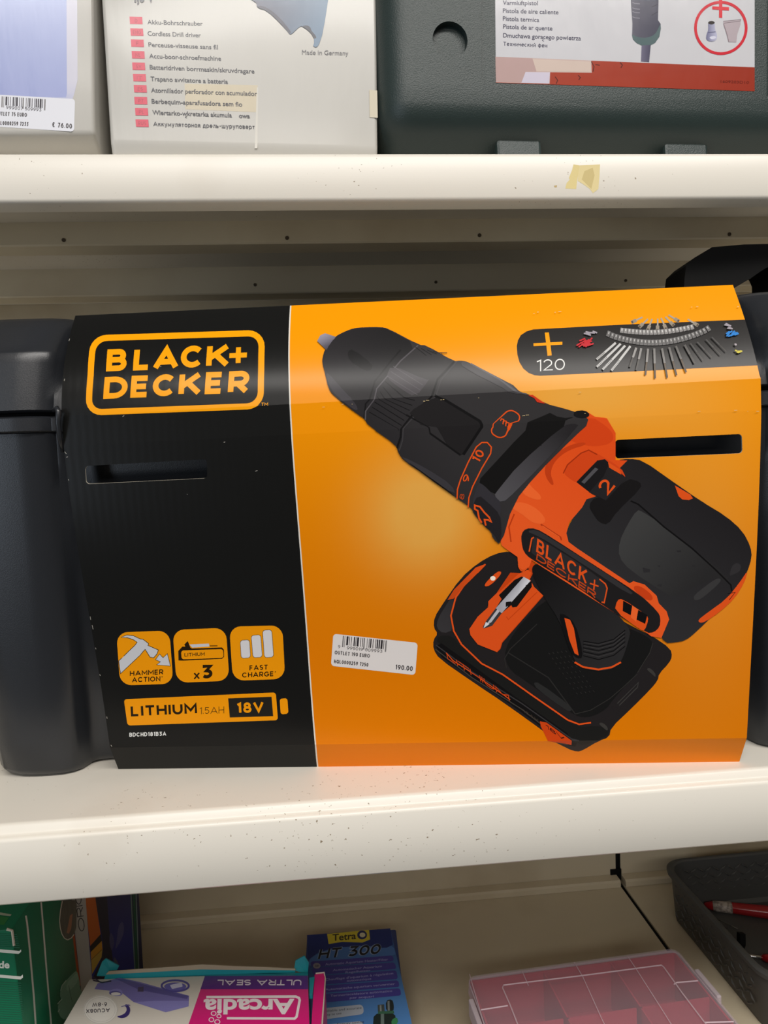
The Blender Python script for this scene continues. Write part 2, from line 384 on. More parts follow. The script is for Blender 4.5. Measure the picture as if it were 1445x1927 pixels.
def shelf_front(name, label, x0, x1, Y, top, bot, step, group='cream shelf boards'):
    t = empty(name, (x0, Y, Z(bot)), label, 'shelf', None)
    bm = bmesh.new()
    if step:
        prof = [(Y, bot+.0015), (Y, top-.0030), (Y+.0005, top-.0014), (Y+.0018, top-.0006), (Y+.0035, top-.0004), (Y+.0040, top+.0004), (Y+.0052, top+.0036), (Y+.0062, top+.0045), (Y+.0080, top+.0047),
                (.80, top+.0047), (.80, top+.0030), (Y+.0095, top+.0030), (Y+.0080, top-.0025), (Y+.0020, top-.0042), (Y+.0020, bot+.0020), (Y+.0150, bot+.0020), (Y+.0150, bot), (Y+.0015, bot)]
    else:
        prof = [(Y, bot+.0022), (Y, top-.0025), (Y+.0007, top-.0008), (Y+.0025, top), (.80, top), (.80, top-.002), (Y+.0035, top-.002), (Y+.002, top-.0035), (Y+.002, bot+.0022), (Y+.0155, bot+.0022), (Y+.0155, bot), (Y+.0022, bot), (Y+.0007, bot+.0007)]
    extrude_x(bm, [(y, Z(z)) for y, z in prof], x0, x1)
    o = from_bm('board', bm, CREAM, t); smooth_by(o, 0.9)
    return t
us = shelf_front('upper_shelf', 'cream metal shelf with torn tape on its lip, carrying the white drill box', -0.9, .62, YU, z_lip_top_u, z_lip_bot_u, False)
ms = shelf_front('middle_shelf', 'cream metal shelf with stepped front edge under the black tool case', -0.9, .62, YL, H_MID-.0047, z_lip_bot_m, True)
for zz, bot, nm, lab in ((z_lip_top_u, z_lip_bot_u, YU, 'upper cream shelf of the next bay on the far right'), (H_MID, z_lip_bot_m, YL, 'middle cream shelf of the next bay on the far right')):
    shelf_front('bay_shelf', lab, .623, 1.2, nm, zz, bot, False)
RUST = mat('rusty_rivet_steel', C(70, 58, 42), 0.6)
# stiffening ribs below the upper shelf
for y, zb, wdt in ((.55, .1683, .023), (.67, .1610, .024)):
    bm = bmesh.new(); zt = z_lip_top_u - .002
    extrude_x(bm, [(y, Z(zt)), (y, Z(zb+.001)), (y+.001, Z(zb)), (y+wdt, Z(zb)), (y+wdt+.001, Z(zb+.001)), (y+wdt+.001, Z(zt))], -0.9, .618)
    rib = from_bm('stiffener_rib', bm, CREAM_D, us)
    for px, py in (((902, 443), (1372, 441), (540, 448), (120, 452)) if y < .6 else ((820, 531), (1177, 528), (480, 536))):
        p = onY(px, py, y); bm = bmesh.new()
        bmesh.ops.create_cone(bm, cap_ends=True, segments=12, radius1=.0014, radius2=.0014, depth=.0012, matrix=Matrix.Translation(p) @ Matrix.Rotation(math.pi/2, 4, 'X'))
        from_bm('rivet', bm, RUST, rib)
# bottom shelf boards
for nm, lab, x0, x1 in (('bottom_shelf', 'dusty cream bottom shelf, darkened for shade, carrying the small boxes', -0.9, XJ-.0022), ('bay_bottom_shelf', 'dusty cream bottom shelf of the next bay, darkened for shade, under the grey basket', XJ+.0022, 1.2)):
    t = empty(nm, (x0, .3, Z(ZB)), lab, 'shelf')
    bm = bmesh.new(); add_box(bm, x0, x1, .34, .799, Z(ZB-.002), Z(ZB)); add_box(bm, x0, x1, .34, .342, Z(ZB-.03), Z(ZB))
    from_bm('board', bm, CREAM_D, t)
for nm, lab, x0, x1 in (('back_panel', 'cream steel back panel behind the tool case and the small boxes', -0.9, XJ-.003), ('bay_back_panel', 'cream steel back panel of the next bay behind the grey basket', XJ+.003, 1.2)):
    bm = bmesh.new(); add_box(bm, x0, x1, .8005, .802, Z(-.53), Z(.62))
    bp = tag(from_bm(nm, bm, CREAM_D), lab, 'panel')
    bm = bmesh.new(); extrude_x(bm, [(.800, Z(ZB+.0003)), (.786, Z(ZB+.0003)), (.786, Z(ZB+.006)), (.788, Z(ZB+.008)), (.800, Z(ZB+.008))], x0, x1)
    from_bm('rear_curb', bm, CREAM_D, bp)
JS = bmesh.new(); add_box(JS, XJ-.012, XJ+.012, .345, .798, Z(ZB-.006), Z(ZB-.0025))
t = empty('shelf_upright', (XJ, .81, Z(-.53)), 'slotted upright post at the dark joint between two shelf bays', 'post')
bm = bmesh.new(); add_box(bm, XJ-.02, XJ+.02, .8025, .83, Z(-.53), Z(.62)); from_bm('post', bm, DARK, t)
bm = bmesh.new()
p = onY(1158, 1642, .7995); add_box(bm, p.x-.006, p.x+.007, .7990, .8030, p.z-.009, p.z+.004); from_bm('slot', bm, DARK, t)
from_bm('joint_light_block', JS, DARK, t)  # dark strip added under the gap to stop light leaking up through it
# torn tape on the upper lip
K = crop(700, 0, 1.9396)
TAPE = ink_mat('old_tape', 0.5)
pl = Plane((0, YU, 0), (0, -1, 0)); pr = Print(pl, K, base=4)
pr.poly([(735,600),(757,604),(752,640),(748,660),(745,690),(705,688),(710,668),(722,655),(718,650),(730,620)], C(224, 205, 140))
pr.poly([(757,604),(800,602),(832,600),(830,640),(826,690),(806,705),(795,690),(770,672),(750,660),(752,640)], C(226, 208, 150))
pr.poly([(775,625),(805,612),(812,640),(800,690),(780,670),(765,655)], C(206, 186, 124)); pr.poly([(664,678),(675,676),(674,684),(666,684)], C(190,165,110))
pr.build('tape_residue', TAPE, us, 'torn yellowed tape remnant')

# ------------------------------------------------------------------ black tool case
fwv = M @ np.array((0, 0, 1.0)); e2 = _n((fwv[0], fwv[1], 0)); e1 = np.array((e2[1], -e2[0], 0.0))
def cf(x, d, z): return Vector(CAM + e1*x + e2*d + np.array((0, 0, z)))
CX = 0.017
tc = empty('tool_case', cf(CX, .57, H_MID), 'black plastic tool case wrapped in the orange and black cardboard sleeve', 'tool case')
def outline(hw, xp, dp, dr, back, ins=0.0):
    hw -= ins; dp += ins; dr += ins; back -= ins
    half = [(hw-.012, back), (hw-.003, back-.004), (hw, back-.014), (hw, dp+.022), (hw-.0022, dp+.011), (hw-.008, dp+.004), (hw-.018, dp+.0005), (hw-.026, dp)]
    half += [(xp+.020, dp+.0003), (xp+.010, dp+.0012), (xp+.004, dp+.004), (xp+.0005, dp+.008)]
    dd = max(dr, dp+.012)
    half += [(xp-.002, dd-.004), (xp-.006, dd-.001), (xp-.012, dr)]
    return [(CX-x, d) for x, d in half] + [(CX+x, d) for x, d in half[::-1]]
def loft(levels, m, name, parent, cap=True):
    bm = bmesh.new(); rings = []
    for z, hw, xp, dp, dr, back, ins in levels:
        rings.append([bm.verts.new(cf(x, d, z)) for x, d in outline(hw, xp, dp, dr, back, ins)])
    n = len(rings[0])
    for i in range(len(rings)-1):
        for k in range(n): bm.faces.new((rings[i][k], rings[i][(k+1) % n], rings[i+1][(k+1) % n], rings[i+1][k]))
    bm.faces.new(rings[0][::-1]); bm.faces.new(rings[-1])
    o = from_bm(name, bm, m, parent, smooth=True); smooth_by(o, 0.75); return o
bk = .715
body = [(H_MID, .266, .2135, .4375, .460, bk-.02, .006), (H_MID+.002, .2665, .2135, .4370, .459, bk-.02, .002), (H_MID+.006, .267, .213, .4365, .458, bk-.02, 0)]
for i in range(1, 13):
    t = i/12; body.append((H_MID+.006 + (.0262-H_MID-.006)*t, .267+.007*t, .213-.014*t, .4365-.0355*t, .458-.0475*t, bk-.02+.02*t, 0))
loft(body, BLACKP, 'body', tc)
loft([(.0265, .275, .2000, .3985, .4080, bk, .001), (.0275, .275, .2000, .3980, .4075, bk, 0), (.0345, .275, .2000, .3980, .4075, bk, 0), (.0355, .275, .2000, .3985, .408, bk, .001)], BLACKP, 'rim_flange', tc)
loft([(.0357, .268, .196, .409, .416, bk-.008, 0), (.0378, .268, .196, .409, .416, bk-.008, 0)], DARK, 'lid_seam', tc)
lid = [(.0380, .273, .199, .3995, .4085, bk, .0015), (.0390, .273, .199, .3995, .4085, bk, 0)]
for i in range(1, 7):
    t = i/6; lid.append((.0390+.0315*t, .273-.003*t, .199-.002*t, .3995+.0035*t, .4085+.014*t, bk-.002*t, 0))
lid += [(.0722, .2693, .197, .4042, .4245, bk-.003, 0)]
for i in range(1, 6):
    t = i/5; lid.append((.0722+.0190*t, .2693-.012*t, .197-.002*t, .4042+.0170*t, .4245+.011*t, bk-.003-.015*t, 0))
lid += [(.0935, .256, .195, .4245, .438, bk-.021, 0), (.0945, .252, .195, .4300, .441, bk-.026, 0)]
loft(lid, BLACKP, 'lid', tc)
# hinge clip beside the sleeve
bm = bmesh.new()
def at(px, py, d):
    dd = rays((px, py))[0]; return Vector(CAM + dd*(d/(dd @ e2)))
add_tube(bm, [at(101, 772, .396), at(107, 768, .394), at(110, 775, .3935), at(109, 795, .394), at(112, 820, .396), at(118, 850, .400)], [.0012, .0014, .0016, .0016, .0014, .001], 8)
from_bm('clip', bm, BLACKP, tc, smooth=True)
# carry handle arching above the right end
bm = bmesh.new()
outer = [(1284, 640), (1286, 560), (1288, 524), (1291, 500), (1308, 484), (1340, 465), (1400, 460), (1445, 459), (1478, 466), (1496, 490), (1498, 640)]
inner = [(1310, 640), (1335, 572), (1385, 540), (1412, 524), (1432, 510), (1442, 504), (1450, 501), (1458, 502), (1464, 516), (1466, 640)]
f_, b_ = [], []
for o_, i_ in zip(outer, inner):
    for lst, d in ((f_, .50), (b_, .535)):
        lst.append((bm.verts.new(at(*o_, .50) + Vector(e2*(d-.50))), bm.verts.new(at(*i_, .50) + Vector(e2*(d-.50)))))
for i in range(len(f_)-1):
    a, b2, c, d = f_[i], f_[i+1], b_[i], b_[i+1]
    bm.faces.new((a[0], a[1], b2[1], b2[0])); bm.faces.new((c[0], d[0], d[1], c[1]))
    bm.faces.new((a[0], b2[0], d[0], c[0])); bm.faces.new((a[1], c[1], d[1], b2[1]))
for a, c in ((f_[0], b_[0]), (f_[-1], b_[-1])): bm.faces.new((a[0], c[0], c[1], a[1]))
zmin = Z(.0940)
for v in bm.verts: v.co.z = max(v.co.z, zmin)
bevel_all(bm, .004, 3, 0.9)
from_bm('carry_handle', bm, DARK, tc, smooth=False)

# ------------------------------------------------------------------ cardboard sleeve
XL, XR = -.174, .208
SEG = []
def fit(pts, y0, y1, deg):
    p = np.array(pts, float); return np.poly1d(np.polyfit(p[:, 1], p[:, 0], deg))
Lp = [[(145,594),(136,602),(129.5,636),(123.5,673),(118,719),(115.5,763),(116,784)], [(116,784),(116.5,798),(120,840)],
      [(120,840),(122.5,863),(126,895),(133,948),(149,1050),(168,1161),(175,1192),(192,1313),(207,1407)], [(207,1407),(223,1448)]]
Rp = [[(1378,536),(1396,579),(1411,637),(1425,691),(1431,712)], [(1431,712),(1432,735),(1432,772)],
      [(1432,772),(1432,813),(1429,901),(1424,1033),(1418,1130),(1413,1252),(1405,1389)], [(1405,1389),(1391,1434)]]
deg = [2, 1, 3, 1]
class Sleeve:
    def __init__(s):
        s.seg = []
        for a, b, dg in zip(Lp, Rp, deg):
            s.seg.append((fit(a, 0, 0, dg), a[0][1], a[-1][1], fit(b, 0, 0, dg), b[0][1], b[-1][1]))
        sub = [8, 3, 22, 2]; s.lines = []
        for i, n in enumerate(sub):
            for j in range(1 if i == 0 else 0, n): s.lines.append((1, i + j/n))
        for c in (1, 2, 3):
            for o in (-.04, .04): s.lines.append((1, c+o))
        for k in range(1, 40): s.lines.append((0, k/40))
        s.rows = np.array(sorted({round(t, 6) for a, t in s.lines if a == 1} | {0.0, 4.0})); s.RA, s.RB = s.ends3(np.clip(s.rows, 0, 3.99999))
    def ends(s, v):
        v = np.asarray(v, float); i = np.clip(np.floor(v).astype(int), 0, 3); t = v - i
        L = np.zeros((len(v), 2)); R = np.zeros((len(v), 2))
        for k, (fl, a, b, fr, c, d) in enumerate(s.seg):
            m = i == k
            yl = a + (b-a)*t[m]; yr = c + (d-c)*t[m]
            L[m] = np.stack([fl(yl), yl], 1); R[m] = np.stack([fr(yr), yr], 1)
        return L, R
    def ends3(s, v):
        L, R = s.ends(v); out = []
        for P, X in ((L, XL), (R, XR)):
            d = rays(P); out.append(CAM + d * (X / (d @ e1))[:, None])
        return out
    def pre(s, P):
        P = np.asarray(P, float); lo = np.zeros(len(P)); hi = np.full(len(P), 4.0)
        for _ in range(30):
            mid = (lo+hi)/2; L, R = s.ends(mid); D = R-L
            c = D[:, 0]*(P[:, 1]-L[:, 1]) - D[:, 1]*(P[:, 0]-L[:, 0])
            lo = np.where(c > 0, mid, lo); hi = np.where(c > 0, hi, mid)
        v = (lo+hi)/2; L, R = s.ends(v); D = R-L
        sx = ((P-L)*D).sum(1)/(D*D).sum(1); A, B = s.ends3(v)
        zl = (A-CAM) @ M[:, 2]; zr = (B-CAM) @ M[:, 2]
        u = sx/zr/((1-sx)/zl + sx/zr)
        return np.stack([np.clip(u, 0, 1), v], 1)
    def p3(s, U, V):                                        # rows are straight between the row lines
        g_ = s.rows; V = np.clip(V, 0, 4); i = np.clip(np.searchsorted(g_, V, side='right')-1, 0, len(g_)-2); t = ((V-g_[i])/(g_[i+1]-g_[i]))[:, None]
        A = s.RA[i]*(1-t) + s.RA[i+1]*t; B = s.RB[i]*(1-t) + s.RB[i+1]*t; return A + (B-A)*U[:, None]
    def snor(s, Q, sg):                                     # smooth normals inside one panel
        h = .01; U = Q[:, 0]; a_, c_ = np.clip(Q[:, 1]-h, sg+1e-5, sg+1-1e-5), np.clip(Q[:, 1]+h, sg+1e-5, sg+1-1e-5)
        c_ = np.maximum(c_, a_+1e-3); c_ = np.minimum(c_, sg+1-1e-5); a_ = np.minimum(a_, c_-1e-3)
        A0, B0 = s.ends3(a_); A1, B1 = s.ends3(c_); up = (A0+(B0-A0)*U[:, None]) - (A1+(B1-A1)*U[:, None])
        N = np.cross(B0-A0, up); N /= np.linalg.norm(N, axis=1)[:, None]
        return np.where((N @ e2)[:, None] > 0, -N, N)
    def final(s, Q):
        U, V = Q[:, 0], Q[:, 1]; P = s.p3(U, V); h = 0.01
        a = s.p3(U, np.clip(V-h, 0, 3.9999)); c = s.p3(U, np.clip(V+h, 0.0001, 4))
        A, B = s.ends3(np.clip(V, 0, 4)); N = np.cross(B-A, a-c); N /= np.linalg.norm(N, axis=1)[:, None]
        N = np.where(((CAM-P)*N).sum(1)[:, None] < 0, -N, N)
        q = (P-CAM) @ M; PX = np.stack([W/2 + F*q[:, 0]/q[:, 2], H/2 + F*q[:, 1]/q[:, 2]], 1)
        return P, N, PX
SL = Sleeve()
sl = empty('cardboard_sleeve', cf(CX, .44, H_MID), 'orange and black printed cardboard sleeve around the front of the black tool case', 'packaging sleeve')
slotL = Print.rr([(160, 877), (389, 864), (390, 900), (162, 911)], 7)
slotR = Print.rr([(1157, 828), (1396, 816.5), (1397, 853), (1158, 863)], 7)
div = np.array([(545.5,570),(544,660),(543.6,754),(548,831),(552.5,890),(558,948),(564,1040),(572.5,1140),(581,1244),(589,1382),(598,1452)])
yy = np.linspace(560, 1460, 60); dx = np.poly1d(np.polyfit(div[:, 1], div[:, 0], 4))
cyc = [np.array([(0.0, 0.0), (1, 0), (1, 4), (0, 4)])]
rim = []
for a, b2 in (((0,0),(1,0)), ((1,0),(1,4)), ((1,4),(0,4)), ((0,4),(0,0))):
    for j in range(24): rim.append((a[0]+(b2[0]-a[0])*j/24, a[1]+(b2[1]-a[1])*j/24))
verts = list(rim); edges = [(i, (i+1) % len(rim)) for i in range(len(rim))]
for hole in (slotL, slotR):
    q = SL.pre(np.array(hole)); o = len(verts); verts += [tuple(x) for x in q]; edges += [(o+i, o+(i+1) % len(q)) for i in range(len(q))]
for off in (0, 2.6):
    q = SL.pre(np.stack([dx(yy)+off, yy], 1)); o = len(verts); verts += [tuple(x) for x in q]; edges += [(o+i, o+i+1) for i in range(len(q)-1)]
res = delaunay_2d_cdt([Vector(v) for v in verts], edges, [], 1, 1e-6)
hp = [SL.pre(np.array(h)) for h in (slotL, slotR)]
def inside(p, poly):
    c = False; n = len(poly)
    for i in range(n):
        a, b2 = poly[i], poly[i-1]
        if (a[1] > p[1]) != (b2[1] > p[1]) and p[0] < (b2[0]-a[0])*(p[1]-a[1])/(b2[1]-a[1]) + a[0]: c = not c
    return c
bm = bmesh.new(); vs = [bm.verts.new((v[0], v[1], 0)) for v in res[0]]
for f in res[2]:
    c = np.mean([np.array(res[0][i]) for i in f], axis=0)
    if any(inside(c, h) for h in hp): continue
    bm.faces.new([vs[i] for i in f])
for ax, t in SL.lines:
    bmesh.ops.bisect_plane(bm, geom=bm.verts[:]+bm.edges[:]+bm.faces[:], dist=1e-7, plane_co=(t, 0, 0) if ax == 0 else (0, t, 0), plane_no=(1, 0, 0) if ax == 0 else (0, 1, 0))
bmesh.ops.delete(bm, geom=[v for v in bm.verts if not v.link_faces], context='VERTS')
bm.verts.ensure_lookup_table(); bm.verts.index_update()
Q = np.array([v.co[:2] for v in bm.verts]); P3, N3, PX = SL.final(Q)
for i, v in enumerate(bm.verts): v.co = P3[i]
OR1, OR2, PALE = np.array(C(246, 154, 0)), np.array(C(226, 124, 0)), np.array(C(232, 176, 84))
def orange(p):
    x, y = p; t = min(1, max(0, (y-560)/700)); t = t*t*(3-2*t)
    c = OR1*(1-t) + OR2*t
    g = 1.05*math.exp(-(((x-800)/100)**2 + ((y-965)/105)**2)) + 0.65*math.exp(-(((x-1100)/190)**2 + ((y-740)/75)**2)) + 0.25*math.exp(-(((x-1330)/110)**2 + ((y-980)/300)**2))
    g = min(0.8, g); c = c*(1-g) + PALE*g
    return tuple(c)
BLK = C(22, 22, 21); WHT = C(222, 216, 206)
cols = []
for f in bm.faces:
    f.normal_update()
    if f.normal.dot(Vector(N3[f.verts[0].index])) < 0: f.normal_flip()
    c = np.mean([PX[v.index] for v in f.verts], axis=0); d = c[0] - dx(c[1])
    for l in f.loops:
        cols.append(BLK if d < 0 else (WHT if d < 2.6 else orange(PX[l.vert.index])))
nrm = []; outer = list(bm.faces); bv = list(bm.verts)
for f in outer:
    iv = [l.vert.index for l in f.loops]; sg = int(np.clip(math.floor(np.mean(Q[iv, 1])), 0, 3)); nrm += [tuple(n) for n in SL.snor(Q[iv], sg)]; f.smooth = True
inn = [bm.verts.new(v.co - Vector(N3[i])*.0009) for i, v in enumerate(bv)]
for f in outer:
    nf = bm.faces.new([inn[v.index] for v in reversed(f.verts[:])]); nf.material_index = 1; nrm += [tuple(-N3[v]) for v in [q_.index for q_ in reversed(f.verts[:])]]; cols += [BLK]*len(nf.verts); nf.smooth = True
for e in [e for e in bm.edges if len(e.link_faces) == 1 and e.link_faces[0] in set(outer)]:
    l = e.link_loops[0]; va, vb = l.vert, l.link_loop_next.vert
    nf = bm.faces.new((vb, va, inn[va.index], inn[vb.index])); nf.material_index = 1; nf.normal_update(); nrm += [tuple(nf.normal)]*4; cols += [WHT]*4
me = bpy.data.meshes.new('sleeve_board'); bm.to_mesh(me); bm.free()
at_ = me.color_attributes.new('ink', 'FLOAT_COLOR', 'CORNER'); at_.data.foreach_set('color', np.array(cols, float).ravel())
me.normals_split_custom_set(nrm)
o = link('sleeve_board', me, [INKS, BOARD], sl)
# top flap folded back over the lid
bm = bmesh.new(); A, B = SL.ends3(np.array([0.0001])); A, B = Vector(A[0]), Vector(B[0]); bk_ = Vector(e2*.07) + Vector((0, 0, .001))
n_ = Vector((0, 0, .0009)); add_hull(bm, [A-n_, B-n_, B, A, A+bk_-n_, B+bk_-n_, B+bk_, A+bk_]); from_bm('top_flap', bm, BOARD, sl)

OB = C(246, 160, 10)
# logo
g = crop(0, 560, 2.58); pr = Print(SL, g)
q = [(437,172+12),(1287,155),(1281,541),(412,574)]
pr.rrect([(452,198),(1271,172),(1265,526),(428,558)], 66, C(250,164,6), w=11.5)
lg = C(250, 164, 6)
for s_, a, b2 in (('B',(514,359),(612,355)),('L',(645,355),(730,352)),('A',(740,350),(866,344)),('C',(874,343),(985,338)),('K',(999,338),(1110,334))):
    pr.st(s_, a, b2, (8,-107), lg, wt=.255)
pr.poly([(1146,242),(1170,241),(1168,318),(1144,319)], lg); pr.poly([(1114,271),(1199,267),(1198,291),(1113,294)], lg)
for s_, a, b2 in (('D',(501,493),(616,488)),('E',(632,487),(724,484)),('C',(738,482),(850,477)),('K',(865,475),(974,471)),('E',(993,470),(1083,467)),('R',(1105,466),(1207,461))):
    pr.st(s_, a, b2, (8,-107), lg, wt=.255)
pr.st('TM', (1268,526), (1301,525), (1,-15), lg, wt=.17)
pr.cv = lambda p: p; FL = C(180,175,165)
for x, y, dx_, dy_ in ((128,640,-1,4),(119,715,-1,4),(121,852,3,4),(124,860,3,-1),(127,903,1,3),(168,1163,1,6),(172,1180,2,8),(178,1220,1,3),(186,1270,1,3),(199,1350,1,4),(207,1403,2,3),(300,690,2,-1),(480,886,4,-1),(350,930,1,1),(230,783,3,-2),(420,832,3,-.5)):
    pr.stroke([(x-dx_/2+2.5, y-dy_/2), (x+dx_/2+2.5, y+dy_/2)], .8, FL)
pr.build('printed_logo', INKS, sl, 'amber rounded frame with amber brand lettering')

# feature icons
g = crop(140, 1140, 2.89); OI = C(240, 152, 6); GR = C(200, 201, 206); K2 = C(38, 26, 10)
pr = Print(SL, g); pr.rrect([(228,145),(517,134),(538,424),(249,433)], 62, OI)
hand = [(345,196),(388,232),(372,248),(356,268),(252,366),(243,300),(330,216)]
head = [(257,171),(285,160),(320,164),(358,182),(372,183),(402,206),(398,216),(455,241),(447,262),(430,281),(412,277),(400,258),(384,232),(366,226),(346,212),(348,200),(320,182),(290,172)]
pr.stroke(hand, 2.2, K2, closed=True); pr.stroke(head, 2.2, K2, closed=True); pr.poly(hand, GR); pr.poly(head, GR)
arr = [(443,292),(464,264),(482,284),(505,262),(521,326),(450,320),(470,304)]
pr.stroke(arr, 1.8, K2, closed=True); pr.poly(arr, GR)
pr.st('HAMMER', (302,381), (484,372), (0,-27), K2, wt=.19); pr.st('ACTION*', (313,416), (482,409), (0,-27), K2, wt=.19)
pr.build('feature_icon', INKS, sl, 'amber rounded square with a grey hammer')
pr = Print(SL, g); pr.rrect([(534,131),(824,119),(843,407),(555,419)], 62, OI)
pr.poly([(566,297),(565,245),(616,191),(632,228),(800,224),(813,238),(814,277),(803,288),(590,298)], K2)
pr.rrect([(580,243),(808,235),(811,283),(583,291)], 14, OI); pr.poly([(618,197),(624,206),(638,232),(800,226),(798,221),(750,223),(642,228)], OI)
pr.poly([(625,210),(731,205),(735,221),(641,227)], GR); pr.line((735,218),(778,217),1.5,K2)
pr.st('LITHIUM', (599,276), (709,271), (0,-19), K2, wt=.17); pr.st('x', (648,399), (683,397), (0,-52), K2, wt=.15); pr.st('3', (690,396), (752,393), (-1,-75), K2, wt=.24)
pr.build('feature_icon', INKS, sl, 'amber rounded square with a battery and x3')
pr = Print(SL, g); pr.rrect([(842,113),(1131,106),(1146,397),(862,408)], 62, OI)
for qd in ([(902,189),(951,185),(957,281),(908,285)], [(962,162),(1012,158),(1021,278),(972,281)], [(1024,134),(1072,131),(1083,277),(1034,281)]):
    pr.rrect(qd, 14, K2, w=1.6); pr.rrect(qd, 14, C(214,212,214))
pr.st('FAST', (952,351), (1052,346), (0,-27), K2, wt=.19); pr.st('CHARGE*', (912,390), (1098,382), (0,-27), K2, wt=.19)
pr.build('feature_icon', INKS, sl, 'amber rounded square with three rising bars')
pr = Print(SL, g); pr.rrect([(269,508),(1095,471),(1107,622),(289,651)], 16, OI); pr.rrect([(1116,505),(1158,502),(1164,586),(1122,591)], 14, OI)
pr.st('LITHIUM', (308,602), (668,586), (-3,-57), K2, wt=.225); pr.st('1.5AH', (681,588), (814,583), (0,-35), K2, wt=.09)
pr.poly([(836,503),(1072,494),(1081,600),(845,607)], C(34,32,28)); pr.st('18V', (884,584), (1032,578), (-3,-57), OI, wt=.23)
pr.build('battery_badge', INKS, sl, 'amber battery shaped badge with dark lettering')
pr = Print(SL, g); pr.st('BDCHD181B3A', (299,712), (500,706), (0,-22), C(225,225,222), wt=.2)
for a, b2 in (((0,0),(0,0)),): pass
pr.build('model_code', INKS, sl, 'small white lettering')

# accessory strip
g = crop(920, 520, 2.752); pr = Print(SL, g); ST = C(44, 42, 41)
pr.poly([(1330,224),(700,250),(230,275),(195,285),(165,305),(150,332),(144,362),(147,405),(158,445),(178,478),(205,500),(235,512),(265,515),(800,490),(1392,461)], ST)
pr.poly([(1330,224),(1392,461),(1420,461),(1360,224)], ST)
pr.poly([(230,347),(380,339),(380,354),(231,362)], OB); pr.poly([(289,292),(310,291),(325,410),(303,412)], OB)
pr.st('120', (247,491), (393,484), (0,-58), C(232,230,226), wt=.10)
for cx, cy, a in ((766,226,-.45),(800,243,-.75),(833,251,-1.2),(873,252,-1.55),(904,246,-2.0),(935,234,-2.35),(957,218,-2.6),(1056,240,-2.6)):
    c_, s_ = math.cos(a), math.sin(a)
    pr.line((cx-32*c_, cy-32*s_), (cx+32*c_, cy+32*s_), 3.0, C(170,160,146)); pr.line((cx-32*c_, cy-32*s_), (cx-4*c_, cy-4*s_), 6.5, C(150,140,126)); pr.line((cx-31*c_,cy-31*s_),(cx-22*c_,cy-22*s_),4,C(92,82,72))
for i in range(20):
    t = i/19; x = 688 + 362*t; y = 281 + 14*math.sin(math.pi*t) - 16*t*t; a = math.pi/2 + (0.25 - .9*t)*.6
    c_, s_ = math.cos(a), math.sin(a); pr.line((x-13*c_, y-13*s_), (x+13*c_, y+13*s_), 6.2, C(146,143,141)); pr.line((x-10*c_, y-10*s_), (x+2*c_, y+2*s_), 2, C(205,203,200))
for i in range(28):
    t = i/27; x = 618 + 515*t; y = 300 + 52*math.sin(math.pi*t)**.8 - 26*t*t; a = math.pi/2 + (.55 - 1.5*t)*.6
    c_, s_ = math.cos(a), math.sin(a); pr.line((x-15*c_, y-15*s_), (x+15*c_, y+15*s_), 6.4, C(112,110,109)); pr.line((x-11*c_, y-11*s_), (x+1*c_, y+1*s_), 2, C(180,178,176))
for a, b2 in (((555,434),(655,348)),((556,473),(680,353)),((586,487),(703,363)),((631,492),(730,366))):
    pr.line(a, b2, 4.2, C(196,194,192)); m_ = ((a[0]*.55+b2[0]*.45), (a[1]*.55+b2[1]*.45)); n = 9
    for j in range(n):
        t = j/n; p = (a[0]+(m_[0]-a[0])*t, a[1]+(m_[1]-a[1])*t); pr.line((p[0]-3,p[1]-5),(p[0]+4,p[1]+3),1.1,C(110,108,106))
for i, (a, b2) in enumerate((((726,474),(760,374)),((760,490),(786,377)),((807,515),(821,379)),((857,532),(853,378)),((920,529),(893,378)),((968,516),(930,372)),((1018,500),(965,366)),((1062,455),(1010,360)),((1105,440),(1040,352)),((1150,425),(1075,345)),((1195,412),(1120,332)),((1225,395),(1150,320)))):
    m_ = ((a[0]+b2[0])/2, (a[1]+b2[1])/2); q_ = C(150-9*i, 147-9*i, 144-9*i) if i < 8 else C(74,72,71)
    pr.line(m_, b2, 4 if i < 8 else 2.5, q_); pr.line(a, m_, 3.4 if i < 8 else 2, C(62,58,54) if a[1] < 492 else C(70,52,30))
rn = random.Random(3)
for cx, cy, w_, h_, n, c0, a in ((528,295,36,18,6,C(160,152,160),.3),(495,348,46,22,12,C(196,44,52),-.6),(1223,264,34,18,6,C(160,152,160),.3),(1255,306,32,18,11,C(44,128,206),-.6),(1274,360,10,8,4,C(170,160,165),-.4),(1288,397,18,9,6,C(206,190,52),.2)):
    for j in range(n):
        x = cx + (rn.random()-.5)*w_*1.5; y = cy + (rn.random()-.5)*h_*1.4; l = w_*.35; aa = a + (rn.random()-.5)*.5
        pr.line((x-l*math.cos(aa), y-l*math.sin(aa)), (x+l*math.cos(aa), y+l*math.sin(aa)), 2.8, c0)
pr.build('accessory_strip', INKS, sl, 'dark strip picturing silver bits and drills')
# drill picture
cA, cB, cC, cD = crop(560, 580, 2.89), crop(920, 520, 2.752), crop(860, 740, 2.47), crop(780, 980, 2.779)
pr = Print(SL, cA)
OG = C(228, 84, 28); OG2 = C(204, 68, 18); OG3 = C(244, 104, 46); K1 = C(36, 33, 34); K0 = C(18, 17, 18); G1 = C(58, 56, 58); G2 = C(82, 80, 84)
def g_(a, ca, b2, cb): return lin(pr.cv(a), ca, pr.cv(b2), cb)
